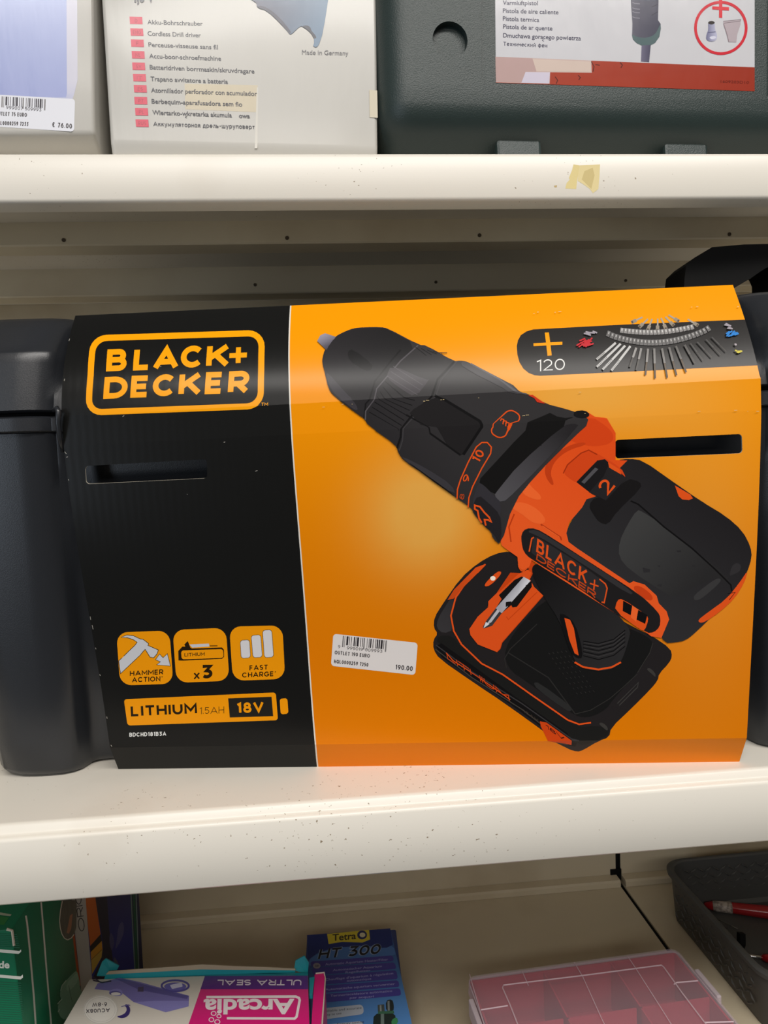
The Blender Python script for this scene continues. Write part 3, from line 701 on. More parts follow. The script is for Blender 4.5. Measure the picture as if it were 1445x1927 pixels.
# battery base silhouette
pr.cv = cD
pr.smooth([(100,560),(103,505),(150,430),(240,300),(330,222),(420,172),(500,158),(560,180),(640,230),(760,340),(1000,470),(1150,560),(1240,600),(1338,668),(1347,710),(1330,745),(1278,800),(1272,835),(1230,885),(1130,985),(1027,1082),(1018,1132),(960,1152),(880,1200),(850,1208),(800,1192),(480,960),(300,840),(130,722),(98,672),(98,622),(122,590)], K1, 1)
pr.smooth([(115,560),(120,515),(165,440),(250,310),(330,235),(360,228),(290,300),(220,400),(190,490),(205,570),(150,590)], g_((110,560),G1,(330,230),K1), 1)
pr.smooth([(122,600),(200,600),(240,660),(360,765),(470,815),(800,1055),(880,1080),(930,1070),(1020,1085),(1010,1125),(960,1140),(880,1180),(840,1150),(500,900),(240,720),(115,640)], C(28,28,27), 1)
pr.poly([(112,655),(140,640),(260,725),(520,915),(800,1110),(850,1160),(840,1180),(790,1170),(480,945),(290,815),(140,712)], K0)
pr.stroke([(112,650),(300,790),(560,955),(820,1140),(860,1150)], 2.0, G1); pr.stroke([(110,672),(300,820),(560,985),(800,1170)], 1.6, C(70,66,60))
pr.stroke([(165,690),(200,730),(330,815),(500,935)], 1.6, OG); pr.st('LITHIUM', (172,722), (498,943), (-6,-32), OG2, wt=.16, track=.24); pr.st('1.5AH', (570,1000), (648,1052), (-4,-16), C(70,58,50), wt=.14)
pr.poly([(655,1048),(690,1055),(822,1150),(820,1172),(790,1165),(660,1075)], OG2); pr.st('18V', (690,1085), (790,1155), (-6,-22), K0, wt=.2)
# right hand side body of the base
pr.smooth([(470,640),(680,400),(760,440),(1120,560),(1250,620),(1235,690),(1170,790),(1040,930),(1000,990),(900,1035),(820,1010),(600,850),(480,770)], C(24,24,24), 2)
pr.stroke([(1165,795),(1180,770),(1230,690),(1245,640)], 1.4, C(52,50,48)); pr.stroke([(840,1010),(920,990),(1020,930),(1090,870),(1165,800)], 1.4, C(48,47,45)); pr.stroke([(1060,955),(1170,845),(1165,870),(1070,965)], 1.8, C(62,60,58))
pr.stroke([(480,770),(470,720),(500,670),(640,540)], 1.6, C(46,44,43)); pr.stroke([(490,690),(700,820),(840,1010)], 2.0, C(44,43,42))
pr.smooth([(620,845),(650,845),(820,970),(818,998),(790,990),(640,880)], C(44,44,44), 1)
for (a, b2) in (((1210,775),(1260,810)), ((960,1060),(1010,1090))): pr.smooth([(a[0],a[1]),(a[0]+20,a[1]-8),(b2[0],b2[1]-12),(b2[0],b2[1]+10),(a[0]+30,a[1]+25)], C(60,58,56), 2)
for j in range(9):
    for i in range(5): pr.stroke([(700+18*j+i*22, 690+26*j-i*9+6*i), (708+18*j+i*22, 698+26*j-i*3)], 1.2, C(46,45,44))
pr.stroke([(370,226),(330,268),(280,305),(215,400),(190,495),(205,575),(245,645),(350,745),(460,802),(620,915),(800,1040),(860,1063),(922,1054)], 3.0, OG)
pr.poly([(172,413),(205,360),(320,243),(372,224),(330,272),(240,362),(205,405)], g_((172,413),C(196,72,22),(372,224),OG))
pr.smooth([(366,345),(368,325),(430,265),(452,263),(452,280),(400,335)], OG, 2); pr.ell((409,300), 14, 12, C(250,240,225))
# bit panel
pr.poly([(500,270),(545,272),(560,282),(600,250),(560,240),(537,205),(545,190),(600,195),(632,230),(615,280),(605,300),(440,400),(380,450)], OG2)
pr.poly([(590,255),(545,275),(450,365),(428,378),(385,420),(385,450),(330,500),(286,565),(292,597),(330,645),(430,685),(447,668),(457,635),(672,390),(624,344),(600,300),(610,270)], OG)
pr.stroke([(430,685),(447,668),(457,635),(672,390)], 1.2, OG2); pr.stroke([(480,500),(490,515),(640,372)], 1.6, OG2)
pr.poly([(440,388),(522,308),(560,290),(612,318),(612,345),(535,448),(512,452),(505,440),(455,482),(424,456),(455,408)], C(22,20,20))
pr.poly([(570,292),(606,312),(455,482),(424,456)], g_((560,390),C(226,226,232),(520,370),C(168,168,176)))
pr.poly([(424,456),(455,482),(405,548),(362,562),(356,555),(372,525)], C(60,58,60)); pr.poly([(432,462),(444,472),(400,530),(375,540)], C(190,190,196)); pr.poly([(360,560),(372,528),(392,538)], C(220,220,224))
pr.smooth([(540,200),(595,205),(602,225),(590,250),(560,270),(540,240)], OG, 1)
# handle
pr.smooth([(605,250),(640,215),(780,270),(1000,430),(1130,560),(1120,620),(1080,740),(1030,775),(960,785),(880,770),(835,735),(800,620),(745,500),(690,420),(640,330)], g_((640,300),C(24,23,24),(1050,700),C(44,43,44)), 2)
pr.smooth([(750,485),(790,488),(840,540),(870,640),(880,715),(850,720),(815,690),(780,590)], C(20,19,20), 1)
pr.poly([(782,506),(812,516),(832,560),(857,703),(836,692),(808,620)], OG)
pr.stroke([(836,738),(880,763),(960,776),(1030,764),(1078,738)], 3.4, OG)
for dy in (0, 18, 38, 60, 84): pr.stroke([(880,628+dy*.9),(960,640+dy),(1040,618+dy),(1100,570+dy)], 1.6, C(14,13,14)); 
for dy in (6, 25, 46, 68): pr.stroke([(885,630+dy*.9),(960,642+dy),(1040,620+dy),(1095,575+dy)], 1.0, C(66,64,64))
# motor housing
pr.cv = cC
pr.smooth([(740,310),(800,304),(862,312),(1000,410),(1130,500),(1250,572),(1325,640),(1362,712),(1368,762),(1345,835),(1300,912),(1220,1000),(1110,1108),(1060,1148),(1010,1157),(965,1160),(930,1100),(820,900),(515,700),(500,640),(590,500)], g_((760,900),C(48,47,49),(1100,450),C(34,32,34)), 1)
pr.smooth([(835,540),(790,610),(752,690),(750,760),(800,820),(960,925),(1010,945),(1100,900),(1200,850),(1270,890),(1250,845),(1090,720),(930,595),(860,550)], g_((830,600),C(64,64,64),(1150,850),C(42,41,42)), 1)
pr.stroke([(805,500),(840,515),(960,620),(1090,720),(1200,820),(1270,890),(1275,920)], 3.0, C(18,17,18))
pr.smooth([(1095,945),(1120,920),(1200,860),(1225,860),(1220,880),(1140,950),(1105,965)], C(58,57,58), 2)
pr.smooth([(1275,800),(1300,785),(1320,800),(1310,830),(1285,840),(1262,850)], C(50,48,50), 1)
pr.poly([(1010,428),(1082,470),(1094,488),(1075,496),(1045,493),(1028,478)], OG)
pr.smooth([(1118,1052),(1160,1020),(1250,955),(1310,880),(1350,820),(1335,875),(1290,950),(1220,1015),(1150,1062),(1125,1066)], OG, 1)
pr.stroke([(1262,960),(1290,925),(1255,930)], 1.2, K0)
# orange front housing
pr.poly([(600,85),(640,110),(722,163),(735,185),(735,310),(790,312),(752,350),(785,395),(640,480),(600,492),(580,530),(520,600),(507,650),(517,690),(560,722),(800,882),(818,872),(870,888),(926,940),(936,975),(972,1012),(984,1050),(948,1136),(900,1128),(880,1112),(700,1000),(345,775),(335,805),(305,822),(284,808),(280,760),(218,716),(206,705),(190,640),(195,580),(208,505),(235,445),(300,362),(400,250),(520,140)], g_((520,180),C(226,78,26),(260,620),C(238,92,36)))
pr.smooth([(600,95),(720,170),(728,230),(640,250),(560,235),(480,200)], C(214,68,22), 2)
pr.smooth([(405,340),(440,290),(520,240),(590,225),(600,240),(520,262),(455,310),(430,370),(450,420),(440,430),(410,390)], C(196,62,20), 2)
pr.smooth([(490,370),(510,330),(570,280),(612,262),(660,285),(760,345),(785,395),(770,400),(690,320),(650,312),(560,412),(540,410)], C(214,70,24), 1)
pr.stroke([(492,372),(512,332),(575,278),(610,264),(650,285)], 2.2, C(164,48,14))
pr.smooth([(300,470),(380,500),(395,480),(340,430),(320,400),(300,420)], OG3, 2); pr.smooth([(230,520),(300,560),(360,610),(420,600),(380,540),(300,500)], OG3, 2)
pr.stroke([(265,560),(240,620),(250,690)], 2.6, C(190,60,18)); pr.stroke([(388,608),(480,668),(484,682)], 2.6, C(180,56,18)); pr.stroke([(395,615),(475,668)], 1.4, OG3)
pr.stroke([(305,365),(250,440),(215,510),(205,580)], 3.0, OG3)
pr.smooth([(815,895),(850,893),(905,935),(908,962),(880,960),(830,925)], C(206,66,22), 2)
# selector
pr.smooth([(640,480),(690,495),(785,395),(850,410),(855,440),(740,550),(700,610),(660,600),(630,560),(610,520)], C(26,24,25), 1)
pr.poly([(553,412),(650,312),(685,306),(786,394),(690,497),(625,468)], C(28,26,28)); pr.poly([(576,412),(640,345),(655,352),(590,420)], G2); pr.poly([(612,460),(680,385),(700,340),(786,394),(690,497)], C(38,36,38))
pr.st('2', (700,475), (737,430), (-54,-42), OG, wt=.16)
pr.poly([(700,320),(752,352),(762,378),(705,345)], OG)
# name band
pr.smooth([(298,690),(298,652),(318,627),(365,627),(430,664),(640,800),(850,935),(930,1012),(944,1042),(940,1085),(912,1110),(880,1112),(700,1000),(560,900),(340,768),(308,735)], C(32,30,31), 1)
pr.smooth([(320,640),(365,632),(430,670),(690,835),(820,925),(800,935),(640,830),(440,700),(370,660)], C(52,50,52), 1)
pr.poly([(352,672),(372,668),(560,785),(690,880),(694,905),(684,970),(672,968),(520,870),(345,740)], C(46,44,46))
pr.stroke([(356,668),(346,674),(334,735)], 2.6, OG); pr.stroke([(670,968),(682,972),(696,905),(688,885),(660,862)], 2.4, OG)
pr.cv = cC
pr.st('BLACK', (366,735), (600,886), (6,-62), OG, wt=.17); pr.stroke([(638,865),(634,912)], 2.6, OG); pr.stroke([(616,882),(656,896)], 2.6, OG)
pr.st('DECKER', (366,772), (642,952), (4,-30), C(196,70,24), wt=.20)
# switch
pr.smooth([(730,1010),(742,960),(765,952),(880,1030),(888,1050),(870,1102),(850,1098)], OG, 1)
pr.poly([(770,962),(812,985),(805,1030),(768,1010)], K0); pr.poly([(840,1005),(882,1030),(872,1070),(832,1050)], K0); pr.poly([(812,985),(840,1003),(830,1060),(806,1040)], OG3)
# chuck and collar
pr.cv = cA
pr.smooth([(134,300),(136,270),(150,225),(205,158),(255,132),(305,113),(360,108),(450,107),(490,114),(660,204),(700,206),(850,293),(885,288),(930,296),(1250,462),(1345,520),(1445,545),(1540,575),(1590,620),(1500,700),(1300,900),(1170,1060),(1105,1290),(1060,1250),(1052,1215),(1010,1180),(955,1115),(945,1085),(860,1030),(700,910),(580,832),(545,785),(538,745),(385,640),(362,600),(330,580),(200,482),(168,440),(150,360)], g_((250,500),C(40,38,40),(700,250),C(52,50,51)), 1)
pr.poly([(107,183),(124,152),(150,141),(208,160),(180,200),(157,232)], g_((120,160),C(150,146,160),(150,225),C(70,66,76)))
pr.smooth([(205,160),(300,118),(450,110),(490,118),(650,205),(560,290),(420,450),(360,590),(330,575),(200,478),(168,430),(140,310),(155,230)], g_((220,330),C(44,42,44),(560,180),C(36,35,36)), 1)
pr.smooth([(150,345),(175,430),(210,478),(330,570),(320,520),(240,440),(190,380)], C(60,57,62), 2)
pr.smooth([(270,240),(300,225),(410,310),(400,340),(370,345),(280,290)], C(30,29,30), 1)
pr.stroke([(560,230),(500,300),(420,400),(370,520),(362,600)], 3.0, C(24,23,24)); pr.stroke([(655,206),(560,290),(430,440),(370,560),(368,608)], 2.4, C(84,80,84))
pr.smooth([(510,310),(700,395),(720,385),(640,490),(560,440),(480,380)], C(68,64,68), 1)
for j in range(10):
    t = j/9; x, y = 520-130*t, 320+245*t; pr.line((x, y), (x+160, y+100), 1.3, C(22,21,22) if j > 2 else C(84,80,84))
for j in range(5): pr.line((640+32*j, 215+8*j), (700+28*j, 262-4*j), 1.2, C(30,29,30))
pr.stroke([(850,295),(760,390),(640,560),(560,700),(540,760)], 3.6, C(22,21,22)); pr.stroke([(868,292),(780,392),(660,560),(570,720),(552,775)], 2.2, C(62,60,62))
pr.smooth([(885,292),(935,300),(1240,462),(1180,470),(900,330)], C(66,64,66), 1); pr.stroke([(940,305),(1245,468)], 2.4, C(92,90,94))
pr.smooth([(760,480),(790,490),(1000,620),(1005,650),(905,790),(885,800),(600,580),(640,540)], C(34,32,33), 1)
pr.stroke([(745,475),(800,500),(990,615),(1000,645),(900,795)], 5.0, C(20,19,20)); pr.stroke([(590,580),(720,680),(885,798)], 3.0, C(22,21,22))
pr.smooth([(560,800),(700,870),(840,960),(860,1020),(700,905),(585,830)], C(58,56,60), 1); pr.smooth([(580,820),(700,905),(830,1000),(860,1028),(700,915)], C(20,19,20), 1)
# dial ring
pr.smooth([(1350,560),(1430,600),(1520,590),(1180,960),(1120,1030),(1060,1000),(960,960),(1090,820),(1200,700)], C(22,21,21), 1)
pr.smooth([(1440,640),(1500,625),(1530,640),(1180,1000),(1110,1060),(1065,1020),(1090,985),(1200,850)], g_((1430,650),C(40,38,40),(1090,1010),C(84,82,86)), 1)
pr.smooth([(980,945),(1010,960),(1060,1010),(1110,1060),(1090,1180),(1060,1140),(960,1080),(945,1060)], C(52,50,55), 1)
pr.smooth([(945,1085),(1010,1180),(1060,1215),(1100,1285),(1108,1200),(1100,1120),(1040,1060),(980,1010)], C(36,34,37), 1)
P_ = pr.rr([(1150,545),(1220,590),(1108,715),(1038,672)], 34); pr.stroke(P_, 2.4, OG, closed=True)
for j, (x, y) in enumerate(((1105,610),(1120,620),(1134,630))): pr.stroke([(x-4,y+4),(x+2,y-8),(x+14,y-4),(x+10,y+22)], 2.0, OG)
pr.poly([(1140,640),(1166,632),(1150,665),(1138,655)], OG)
pr.stroke([(866,1035),(868,985),(885,930),(925,840),(970,755),(1000,730),(1030,730),(1052,755),(1048,790),(1000,870),(950,970),(930,1030),(926,1082)], 2.4, OG)
pr.st('10', (985,842), (1018,786), (-42,-24), OG, wt=.19); pr.st('9', (924,950), (940,912), (-32,-14), OG, wt=.18); pr.st('8', (900,1042), (908,1012), (-24,-8), C(190,70,30), wt=.16)
pr.stroke([(1000,1165),(985,1140),(978,1100),(962,1090),(962,1070),(990,1078),(1015,1110),(1040,1135),(1052,1160),(1035,1150),(1015,1148),(1022,1180)], 3.2, OG)
pr.poly([(1252,475),(1275,472),(1345,520),(1300,512),(1285,490)], C(206,56,30))
pr.smooth([(1500,560),(1560,555),(1590,580),(1560,600),(1500,590)], C(24,23,24), 1)
pr.cv = lambda p: p; rnf = random.Random(11)
for (x0,y0),(x1,y1),n_ in (((560,768),(1100,736),9),((950,783),(1425,772),7),((960,592),(1400,578),8)):
    for _ in range(n_):
        t = rnf.random(); x, y = x0+(x1-x0)*t, y0+(y1-y0)*t + rnf.uniform(-2, 2); l = .8+rnf.random()*2.2
        pr.stroke([(x-l, y+.04*l), (x+l, y-.05*l)], .6+rnf.random()*.6, C(214,190,140))
pr.build('printed_drill', INKS, sl, 'printed picture of a black and orange cordless drill')

# price sticker on the sleeve
LBL = ink_mat('thermal_label_paper', 0.45)
BC = [2,1,1,2,3,1,1,2,1,3,2,1,1,1,3,2,1,2,1,1,2,3,1,2,1,1,2,2,1,3,1,1,2,1,2,1,3,1,1,2,2,1]
def barcode(pr, tl, tr, dn, fill, guard=None):
    tot = sum(BC); x = 0; tl, tr, dn = np.array(tl, float), np.array(tr, float), np.array(dn, float)
    for i, w_ in enumerate(BC):
        if i % 2 == 0:
            a = tl + (tr-tl)*x/tot; b2 = tl + (tr-tl)*(x+w_*.92)/tot
            e = 1.25 if i in (0, 2, 20, 22, 40) else 1.0
            pr.poly([tuple(a), tuple(b2), tuple(b2+dn*e), tuple(a+dn*e)], fill if e == 1 else C(120,116,116))
        x += w_
g = crop(600, 1160, 6.568); pr = Print(SL, g, base=6); TX = C(50, 44, 46)
pr.rrect([(178,213),(1222,326),(1190,724),(149,610)], 42, C(226,220,217))
barcode(pr, (296,238), (850,297), (-9,112), C(40,34,38))
pr.st('9', (236,388), (263,391), (3,-36), C(90,84,84), wt=.13); pr.st('999019 009993', (345,403), (783,448), (3,-36), C(90,84,84), wt=.13)
pr.st('OUTLET 190 EURO', (195,464), (628,508), (3,-44), TX, wt=.17); pr.st('HQL0000259 7250', (187,574), (610,618), (3,-44), TX, wt=.17); pr.st('190.00', (945,650), (1158,673), (4,-58), TX, wt=.17)
pr.build('price_sticker', LBL, sl, 'white barcode price sticker reading 190.00')

# ------------------------------------------------------------------ upper shelf goods
def face_plane(px, Y, yaw):                          # vertical plane through the pixel at depth Y, right end further by yaw
    p = onY(*px, Y); return Plane(p, (math.sin(yaw), -math.cos(yaw), 0.0))
def P1(pl, px): return Vector(pl.pt(np.array([px], float))[0])
ZU = z_lip_top_u
def wedge_box(name, pl, tlpx, trpx, blpx, brpx, depth, zfoot, foot_in, m, parent, rnd=.003):
    bm = bmesh.new(); n = Vector(pl.n); TL, TR, BL, BR = [P1(pl, p) for p in (tlpx, trpx, blpx, brpx)]
    bk = -n*depth
    L0 = Vector((BL.x, BL.y, Z(zfoot))) - n*foot_in; R0 = Vector((BR.x, BR.y, Z(zfoot))) - n*foot_in
    LB = Vector((BL.x, BL.y, Z(zfoot))) + bk; RB = Vector((BR.x, BR.y, Z(zfoot))) + bk
    v = [bm.verts.new(p) for p in (TL, TR, BR, BL, L0, R0, TL+bk, TR+bk, BR+bk, BL+bk, LB, RB)]
    for f in ((0,1,2,3),(3,2,5,4),(6,9,8,7),(9,10,11,8),(0,6,7,1),(4,5,11,10)): bm.faces.new([v[i] for i in f])
    bm.faces.new([v[i] for i in (0,3,4,10,9,6)]); bm.faces.new([v[i] for i in (1,7,8,11,5,2)])
    bmesh.ops.recalc_face_normals(bm, faces=bm.faces[:]); bevel_all(bm, rnd, 3, .3)
    o = from_bm(name, bm, m, parent, smooth=True); smooth_by(o, .5); return o
# blue and white carton
pb = face_plane((178, 251), .4475, math.radians(3.0))
bb = empty('white_carton', P1(pb, (90, 252)), 'white carton with a lavender blue front panel and a 76.00 price sticker', 'box')
bb.location.z = Z(ZU)
wedge_box('carton', pb, (-330, -260), (172, -260), (-330, 256), (178.5, 251.5), .10, ZU, .040, CARD, bb, .0025)
g = crop(0, 140, 5.5577); pr = Print(pb, g)
pr.poly([(-1500,-2200),(800,-2200),(812,60),(778,200),(760,258),(-1500,215)], lambda p: tuple(np.array(C(150,160,206))*(1-min(1,max(0,(p[0]-118)/28))) + np.array(C(200,198,212))*min(1,max(0,(p[0]-118)/28))))
pr.poly([(-1500,-2200),(690,-2200),(700,200),(690,240),(-1500,200)], lin((0,0),C(158,170,214),(0,180),C(146,156,206)))
pr.build('front_print', INKB, bb, 'lavender blue printed panel')
pr = Print(pb, g, base=8)
pr.rrect([(-420,190),(785,258),(775,600),(-440,520)], 34, C(226,227,234))
barcode(pr, (18,230), (486,262), (-3,92), C(40,34,48))
pr.st('999007 509993', (65,362), (432,388), (2,-34), C(90,88,94), wt=.13); pr.st('OUTLET 75 EURO', (-47,428), (281,445), (2,-40), TX, wt=.17)
pr.st('HQL0000259 7233', (-50,526), (296,541), (2,-40), TX, wt=.17); pr.st('€ 76.00', (545,550), (753,568), (2,-50), TX, wt=.17)
pr.build('price_sticker', LBL, bb, 'white barcode price sticker reading 76.00')
# white drill box
pw = face_plane((710, 281), .4575, math.radians(3.1))
wb = empty('drill_box', P1(pw, (450, 276)), 'white drill box listing ten languages beside red tags', 'box'); wb.location.z = Z(ZU)
wedge_box('carton', pw, (172, -300), (706, -300), (207.5, 268.5), (710.5, 280.5), .10, ZU, .004, CARD, wb, .0022)
g = crop(0, 0, 2.007); pr = Print(pw, g); DT = C(66, 66, 74)
rows = [('D','Akku-Bohrschrauber',(557,92),(766,98),(489,63)),('ENG','Cordless Drill driver',(558,135),(759,142),(492,107)),('F','Perceuse-visseuse sans fil',(561,177),(823,187),(494,149)),('NL','Accu-boor-schroefmachine',(564,220),(835,230),(497,193)),
 ('SV','Batteridriven borrmaskin/skruvdragare',(566,262),(961,278),(499,236)),('IT','Trapano avvitatore a batteria',(569,306),(861,317),(502,279)),('ES','Atornillador perforador con acumulador',(571,349),(971,363),(505,321)),('PT','Berbequim-aparafusadora sem fio',(573,391),(915,403),(507,366)),
 ('PL','Wiertarko-wkrętarka akumula',(576,433),(876,444),(510,408)),('RUS','Аккумуляторная дрель-шуруповерт',(579,476),(963,488),(512,451))]
RD = C(214, 58, 86)
pr.poly([(697,316),(973,322),(972,424),(700,413)], lambda p: C(204,192,166)); pr.poly([(970,330),(975,330),(972,560),(962,560)], C(210,206,196))
for tg, tx, a, b2, tl in rows:
    x, y = tl; pr.poly([(x,y),(x+48,y+1),(x+50,y+29),(x+2,y+28)], RD)
    w_ = 10*len(tg); pr.st(tg, (x+25-w_/2,y+22), (x+25+w_/2,y+23), (0,-14), C(170,40,62), wt=.15)
    if tg == 'RUS': pr.st(tx, a, b2, (-1,-16), DT, wt=.15, track=.12)
    else: pr.text(tx.replace('ę', 'e'), a, b2, (-1,-17), DT, bold=.012)
    if tg == 'PL': pr.stroke([(705,438),(700,443),(706,446)], 1.0, DT)
pr.text('owa', (903,446), (944,447), (-1,-17), DT, bold=.018); pr.text('4,8 V', (496,9), (584,11), (-4,-56), DT, bold=.03)
pr.cv = crop(460, 0, 5.56)
pr.text('Made in Germany', (603,570), (1087,580), (-2,-46), C(112,110,114))
pr.poly([(-60,-330),(420,-420),(930,-330),(875,0),(840,230),(812,370),(782,460),(762,491),(740,498),(718,482),(728,450),(728,400),(700,355),(650,308),(595,275),(560,296),(500,353),(484,362),(470,355),(400,268),(300,170),(205,102),(160,95),(130,70),(125,35),(75,0)], lin(crop(460,0,5.56)((250,80)), C(92,96,114), crop(460,0,5.56)((800,160)), C(112,136,160)))
pr.smooth([(598,276),(650,266),(688,285),(700,325),(745,375),(752,402),(728,410),(700,355),(650,308)], C(66,68,80), 1)
pr.smooth([(130,70),(165,94),(205,100),(300,170),(470,350),(490,352),(470,310),(380,200),(280,110),(180,60)], C(70,72,88), 1)
pr.build('front_print', INKB, wb, 'dark lettering, red tags and a blue drill picture')
TP = ink_mat('clear_brown_tape', 0.3, coat=.3); pr = Print(pw, g, base=60)
pr.poly([(1394,340),(1424,343),(1426,446),(1396,444)], C(206,196,172)); pr.build('side_tape', TP, wb, 'piece of beige tape at the right edge')
# dark green power tool case
pg = face_plane((1180, 120), .452, math.radians(2.6))
gc = empty('green_tool_case', P1(pg, (1180, 286)), 'dark green plastic tool case with a round dimple and red striped label', 'tool case'); gc.location.z = Z(ZU)
def gp(px, dep): return P1(pg, px) - Vector(pg.n)*dep
bm = bmesh.new(); rings = []
xl_, xr_ = P1(pg, (716, 200)).x, P1(pg, (1900, 200)).x
ax = Vector((math.cos(math.radians(2.6)), math.sin(math.radians(2.6)), 0)); o0 = P1(pg, (716, 200)); wid = (xr_-xl_)/ax.x
zf = P1(pg, (1000, 196)).z
prof = [(Z(.50), 0)] + [(zf + (Z(.50)-zf)*t, 0) for t in (.66, .33, .12, .04)] + [(zf, 0)]
zb_ = Z(ZU) + .0015
for i in range(1, 10):
    a = i/9*math.pi/2*.93; prof.append((zf - (zf-zb_)*math.sin(a)/math.sin(math.pi/2*.93), .062*(1-math.cos(a))))
for z, dep in prof:
    ring = []
    for i in range(8):
        a = i/7*math.pi/2; rr_ = .020; ring.append((rr_*(1-math.sin(a)) , rr_*(1-math.cos(math.pi/2-a))))
    pts = []
    for (ix, iy) in [( .020*(1-math.cos(a_)), .020*(1-math.sin(a_))) for a_ in [k/7*math.pi/2 for k in range(8)]]: pts.append((ix + dep*.35, iy + dep))
    pts += [(wid - x, y) for x, y in pts[::-1]]
    pts = [(.0 + dep*.35, .11)] + pts + [(wid - dep*.35, .11)]
    rings.append([bm.verts.new(Vector((o0.x, o0.y, z)) + ax*x - Vector(pg.n)*y - Vector((0, 0, 0))) for x, y in pts])
n = len(rings[0])
for i in range(len(rings)-1):
    for k in range(n-1): bm.faces.new((rings[i][k], rings[i][k+1], rings[i+1][k+1], rings[i+1][k]))
    bm.faces.new((rings[i][n-1], rings[i][0], rings[i+1][0], rings[i+1][n-1]))
bm.faces.new(rings[0]); bm.faces.new(rings[-1][::-1])
shell = from_bm('case_shell', bm, GREENP, gc, smooth=True)
def cut(o, bmc):
    bmesh.ops.recalc_face_normals(bmc, faces=bmc.faces[:])
    mc = bpy.data.meshes.new('c'); bmc.to_mesh(mc); bmc.free(); oc = bpy.data.objects.new('c', mc); COL.objects.link(oc)
    md = o.modifiers.new('b', 'BOOLEAN'); md.object = oc; md.operation = 'DIFFERENCE'; md.solver = 'EXACT'
    dg = bpy.context.evaluated_depsgraph_get(); me2 = bpy.data.meshes.new_from_object(o.evaluated_get(dg))
    o.modifiers.clear(); o.data = me2; bpy.data.objects.remove(oc)
rotY = Vector(-np.array(pg.n)).to_track_quat('Z', 'Y').to_matrix().to_4x4()
bmc = bmesh.new(); c0 = gp((847, 75), 0); rad = (P1(pg, (881, 75)) - P1(pg, (813, 75))).length/2
bmesh.ops.create_cone(bmc, cap_ends=True, segments=48, radius1=rad, radius2=rad*.93, depth=.009, matrix=Matrix.Translation(c0) @ rotY)
cut(shell, bmc)
bmc = bmesh.new(); q_ = Print.rr([(905,-200),(1452,-200),(1448,184),(1432,186),(905,162)][0:2] + [(1450,185),(906,163)], 18)
fr = [gp(p, -.004) for p in q_]; bkp = [gp(p, .0022) for p in q_]
add_hull(bmc, fr + bkp); cut(shell, bmc); smooth_by(shell, .5)
for x0, x1, y0 in ((943, 1030, 250), (1266, 1350, 249)):
    bm = bmesh.new(); a, b2 = P1(pg, (x0, y0)), P1(pg, (x1, y0)); nn = Vector(pg.n)
    pts = [(a, .011), (b2, .011), (b2, .040), (a, .040)]
    top = [p - nn*d + Vector((0, 0, .004)) for p, d in pts]; bot = [Vector((p.x, p.y, Z(ZU))) - nn*(d-.002 if d < .02 else d) for p, d in pts]
    add_hull(bm, bot + top); bmesh.ops.recalc_face_normals(bm, faces=bm.faces[:]); bevel_all(bm, .002, 2); from_bm('foot', bm, GREENP, gc)
# label sheet, in the recess
pg2 = Plane(Vector(pg.p0) - Vector(pg.n)*.0021, pg.n)
g = crop(700, 0, 1.9396); pr = Print(pg2, g, base=4); LT = C(62, 60, 84)
pr.poly([(446,-330),(1396,-330),(1396,333),(452,302)], C(208,207,211))
pr.poly([(450,207),(1396,246),(1396,333),(452,302)], lin(crop(700,0,1.9396)((700,0)), C(172,64,42), crop(700,0,1.9396)((1400,0)), C(158,54,36)))
pr.poly([(450,207),(800,221),(802,266),(650,264),(648,306),(452,301)], C(206,182,174)); pr.poly([(450,207),(585,213),(600,262),(560,262),(545,303),(452,300)], C(190,160,156)); pr.poly([(560,263),(649,264),(646,305),(545,302)], C(212,204,220)); pr.poly([(586,216),(798,225),(798,262),(600,260)], C(214,194,182))
for p in ((800,225,812,262),(668,280,678,306),(752,275,760,292),(905,228,914,248),(815,236,835,240)): pr.stroke([(p[0],p[1]),((p[0]+p[2])/2+4,(p[1]+p[3])/2),(p[2]-6,p[3])], 1.6, C(84,28,20))
for tx, a, b2 in (('Varmluftpistol',(477,18),(605,20)),('Pistola de aire caliente',(477,47),(680,53)),('Pistola termica',(477,76),(610,81)),('Pistola de ar quente',(478,105),(658,112)),('Dmuchawa gorącego powietrza',(478,137),(762,148)),('Технический фен',(479,167),(639,174))):
    if tx[0] == 'Т': pr.st(tx, a, b2, (0,-14.5), LT, wt=.15, track=.13)
    else: pr.text(tx.replace('ą', 'a'), a, b2, (0,-16), LT, bold=.012)
pr.stroke([(625,143),(621,148),(627,151)], .9, LT)
pr.text('1609203D10', (1272,302), (1375,306), (0,-9), C(112,36,26))
pr.cv = crop(1120, 0, 4.446)
pr.poly([(285,-300),(540,-300),(528,0),(524,170),(545,200),(548,240),(535,310),(500,360),(460,382),(390,384),(345,362),(315,332),(307,300),(310,200),(300,60)], lin(crop(1120,0,4.446)((300,0)), C(92,90,104), crop(1120,0,4.446)((540,0)), C(66,66,84)))
pr.smooth([(308,285),(345,312),(430,320),(500,290),(528,235),(545,200),(548,240),(535,310),(500,360),(460,382),(390,384),(345,362),(312,330)], C(82,104,106), 1)
for y in (30, 75, 105, 150): pr.stroke([(310,y-8),(330,y),(372,y+4)], 1.4, C(140,138,150))
pr.stroke([(470,60),(520,40)], 1.0, C(40,40,56)); pr.stroke([(470,130),(522,100)], 1.0, C(40,40,56))
pr.poly([(387,382),(463,378),(449,521),(381,516)], lin(crop(1120,0,4.446)((387,0)), C(112,108,130), crop(1120,0,4.446)((463,0)), C(72,70,92)))
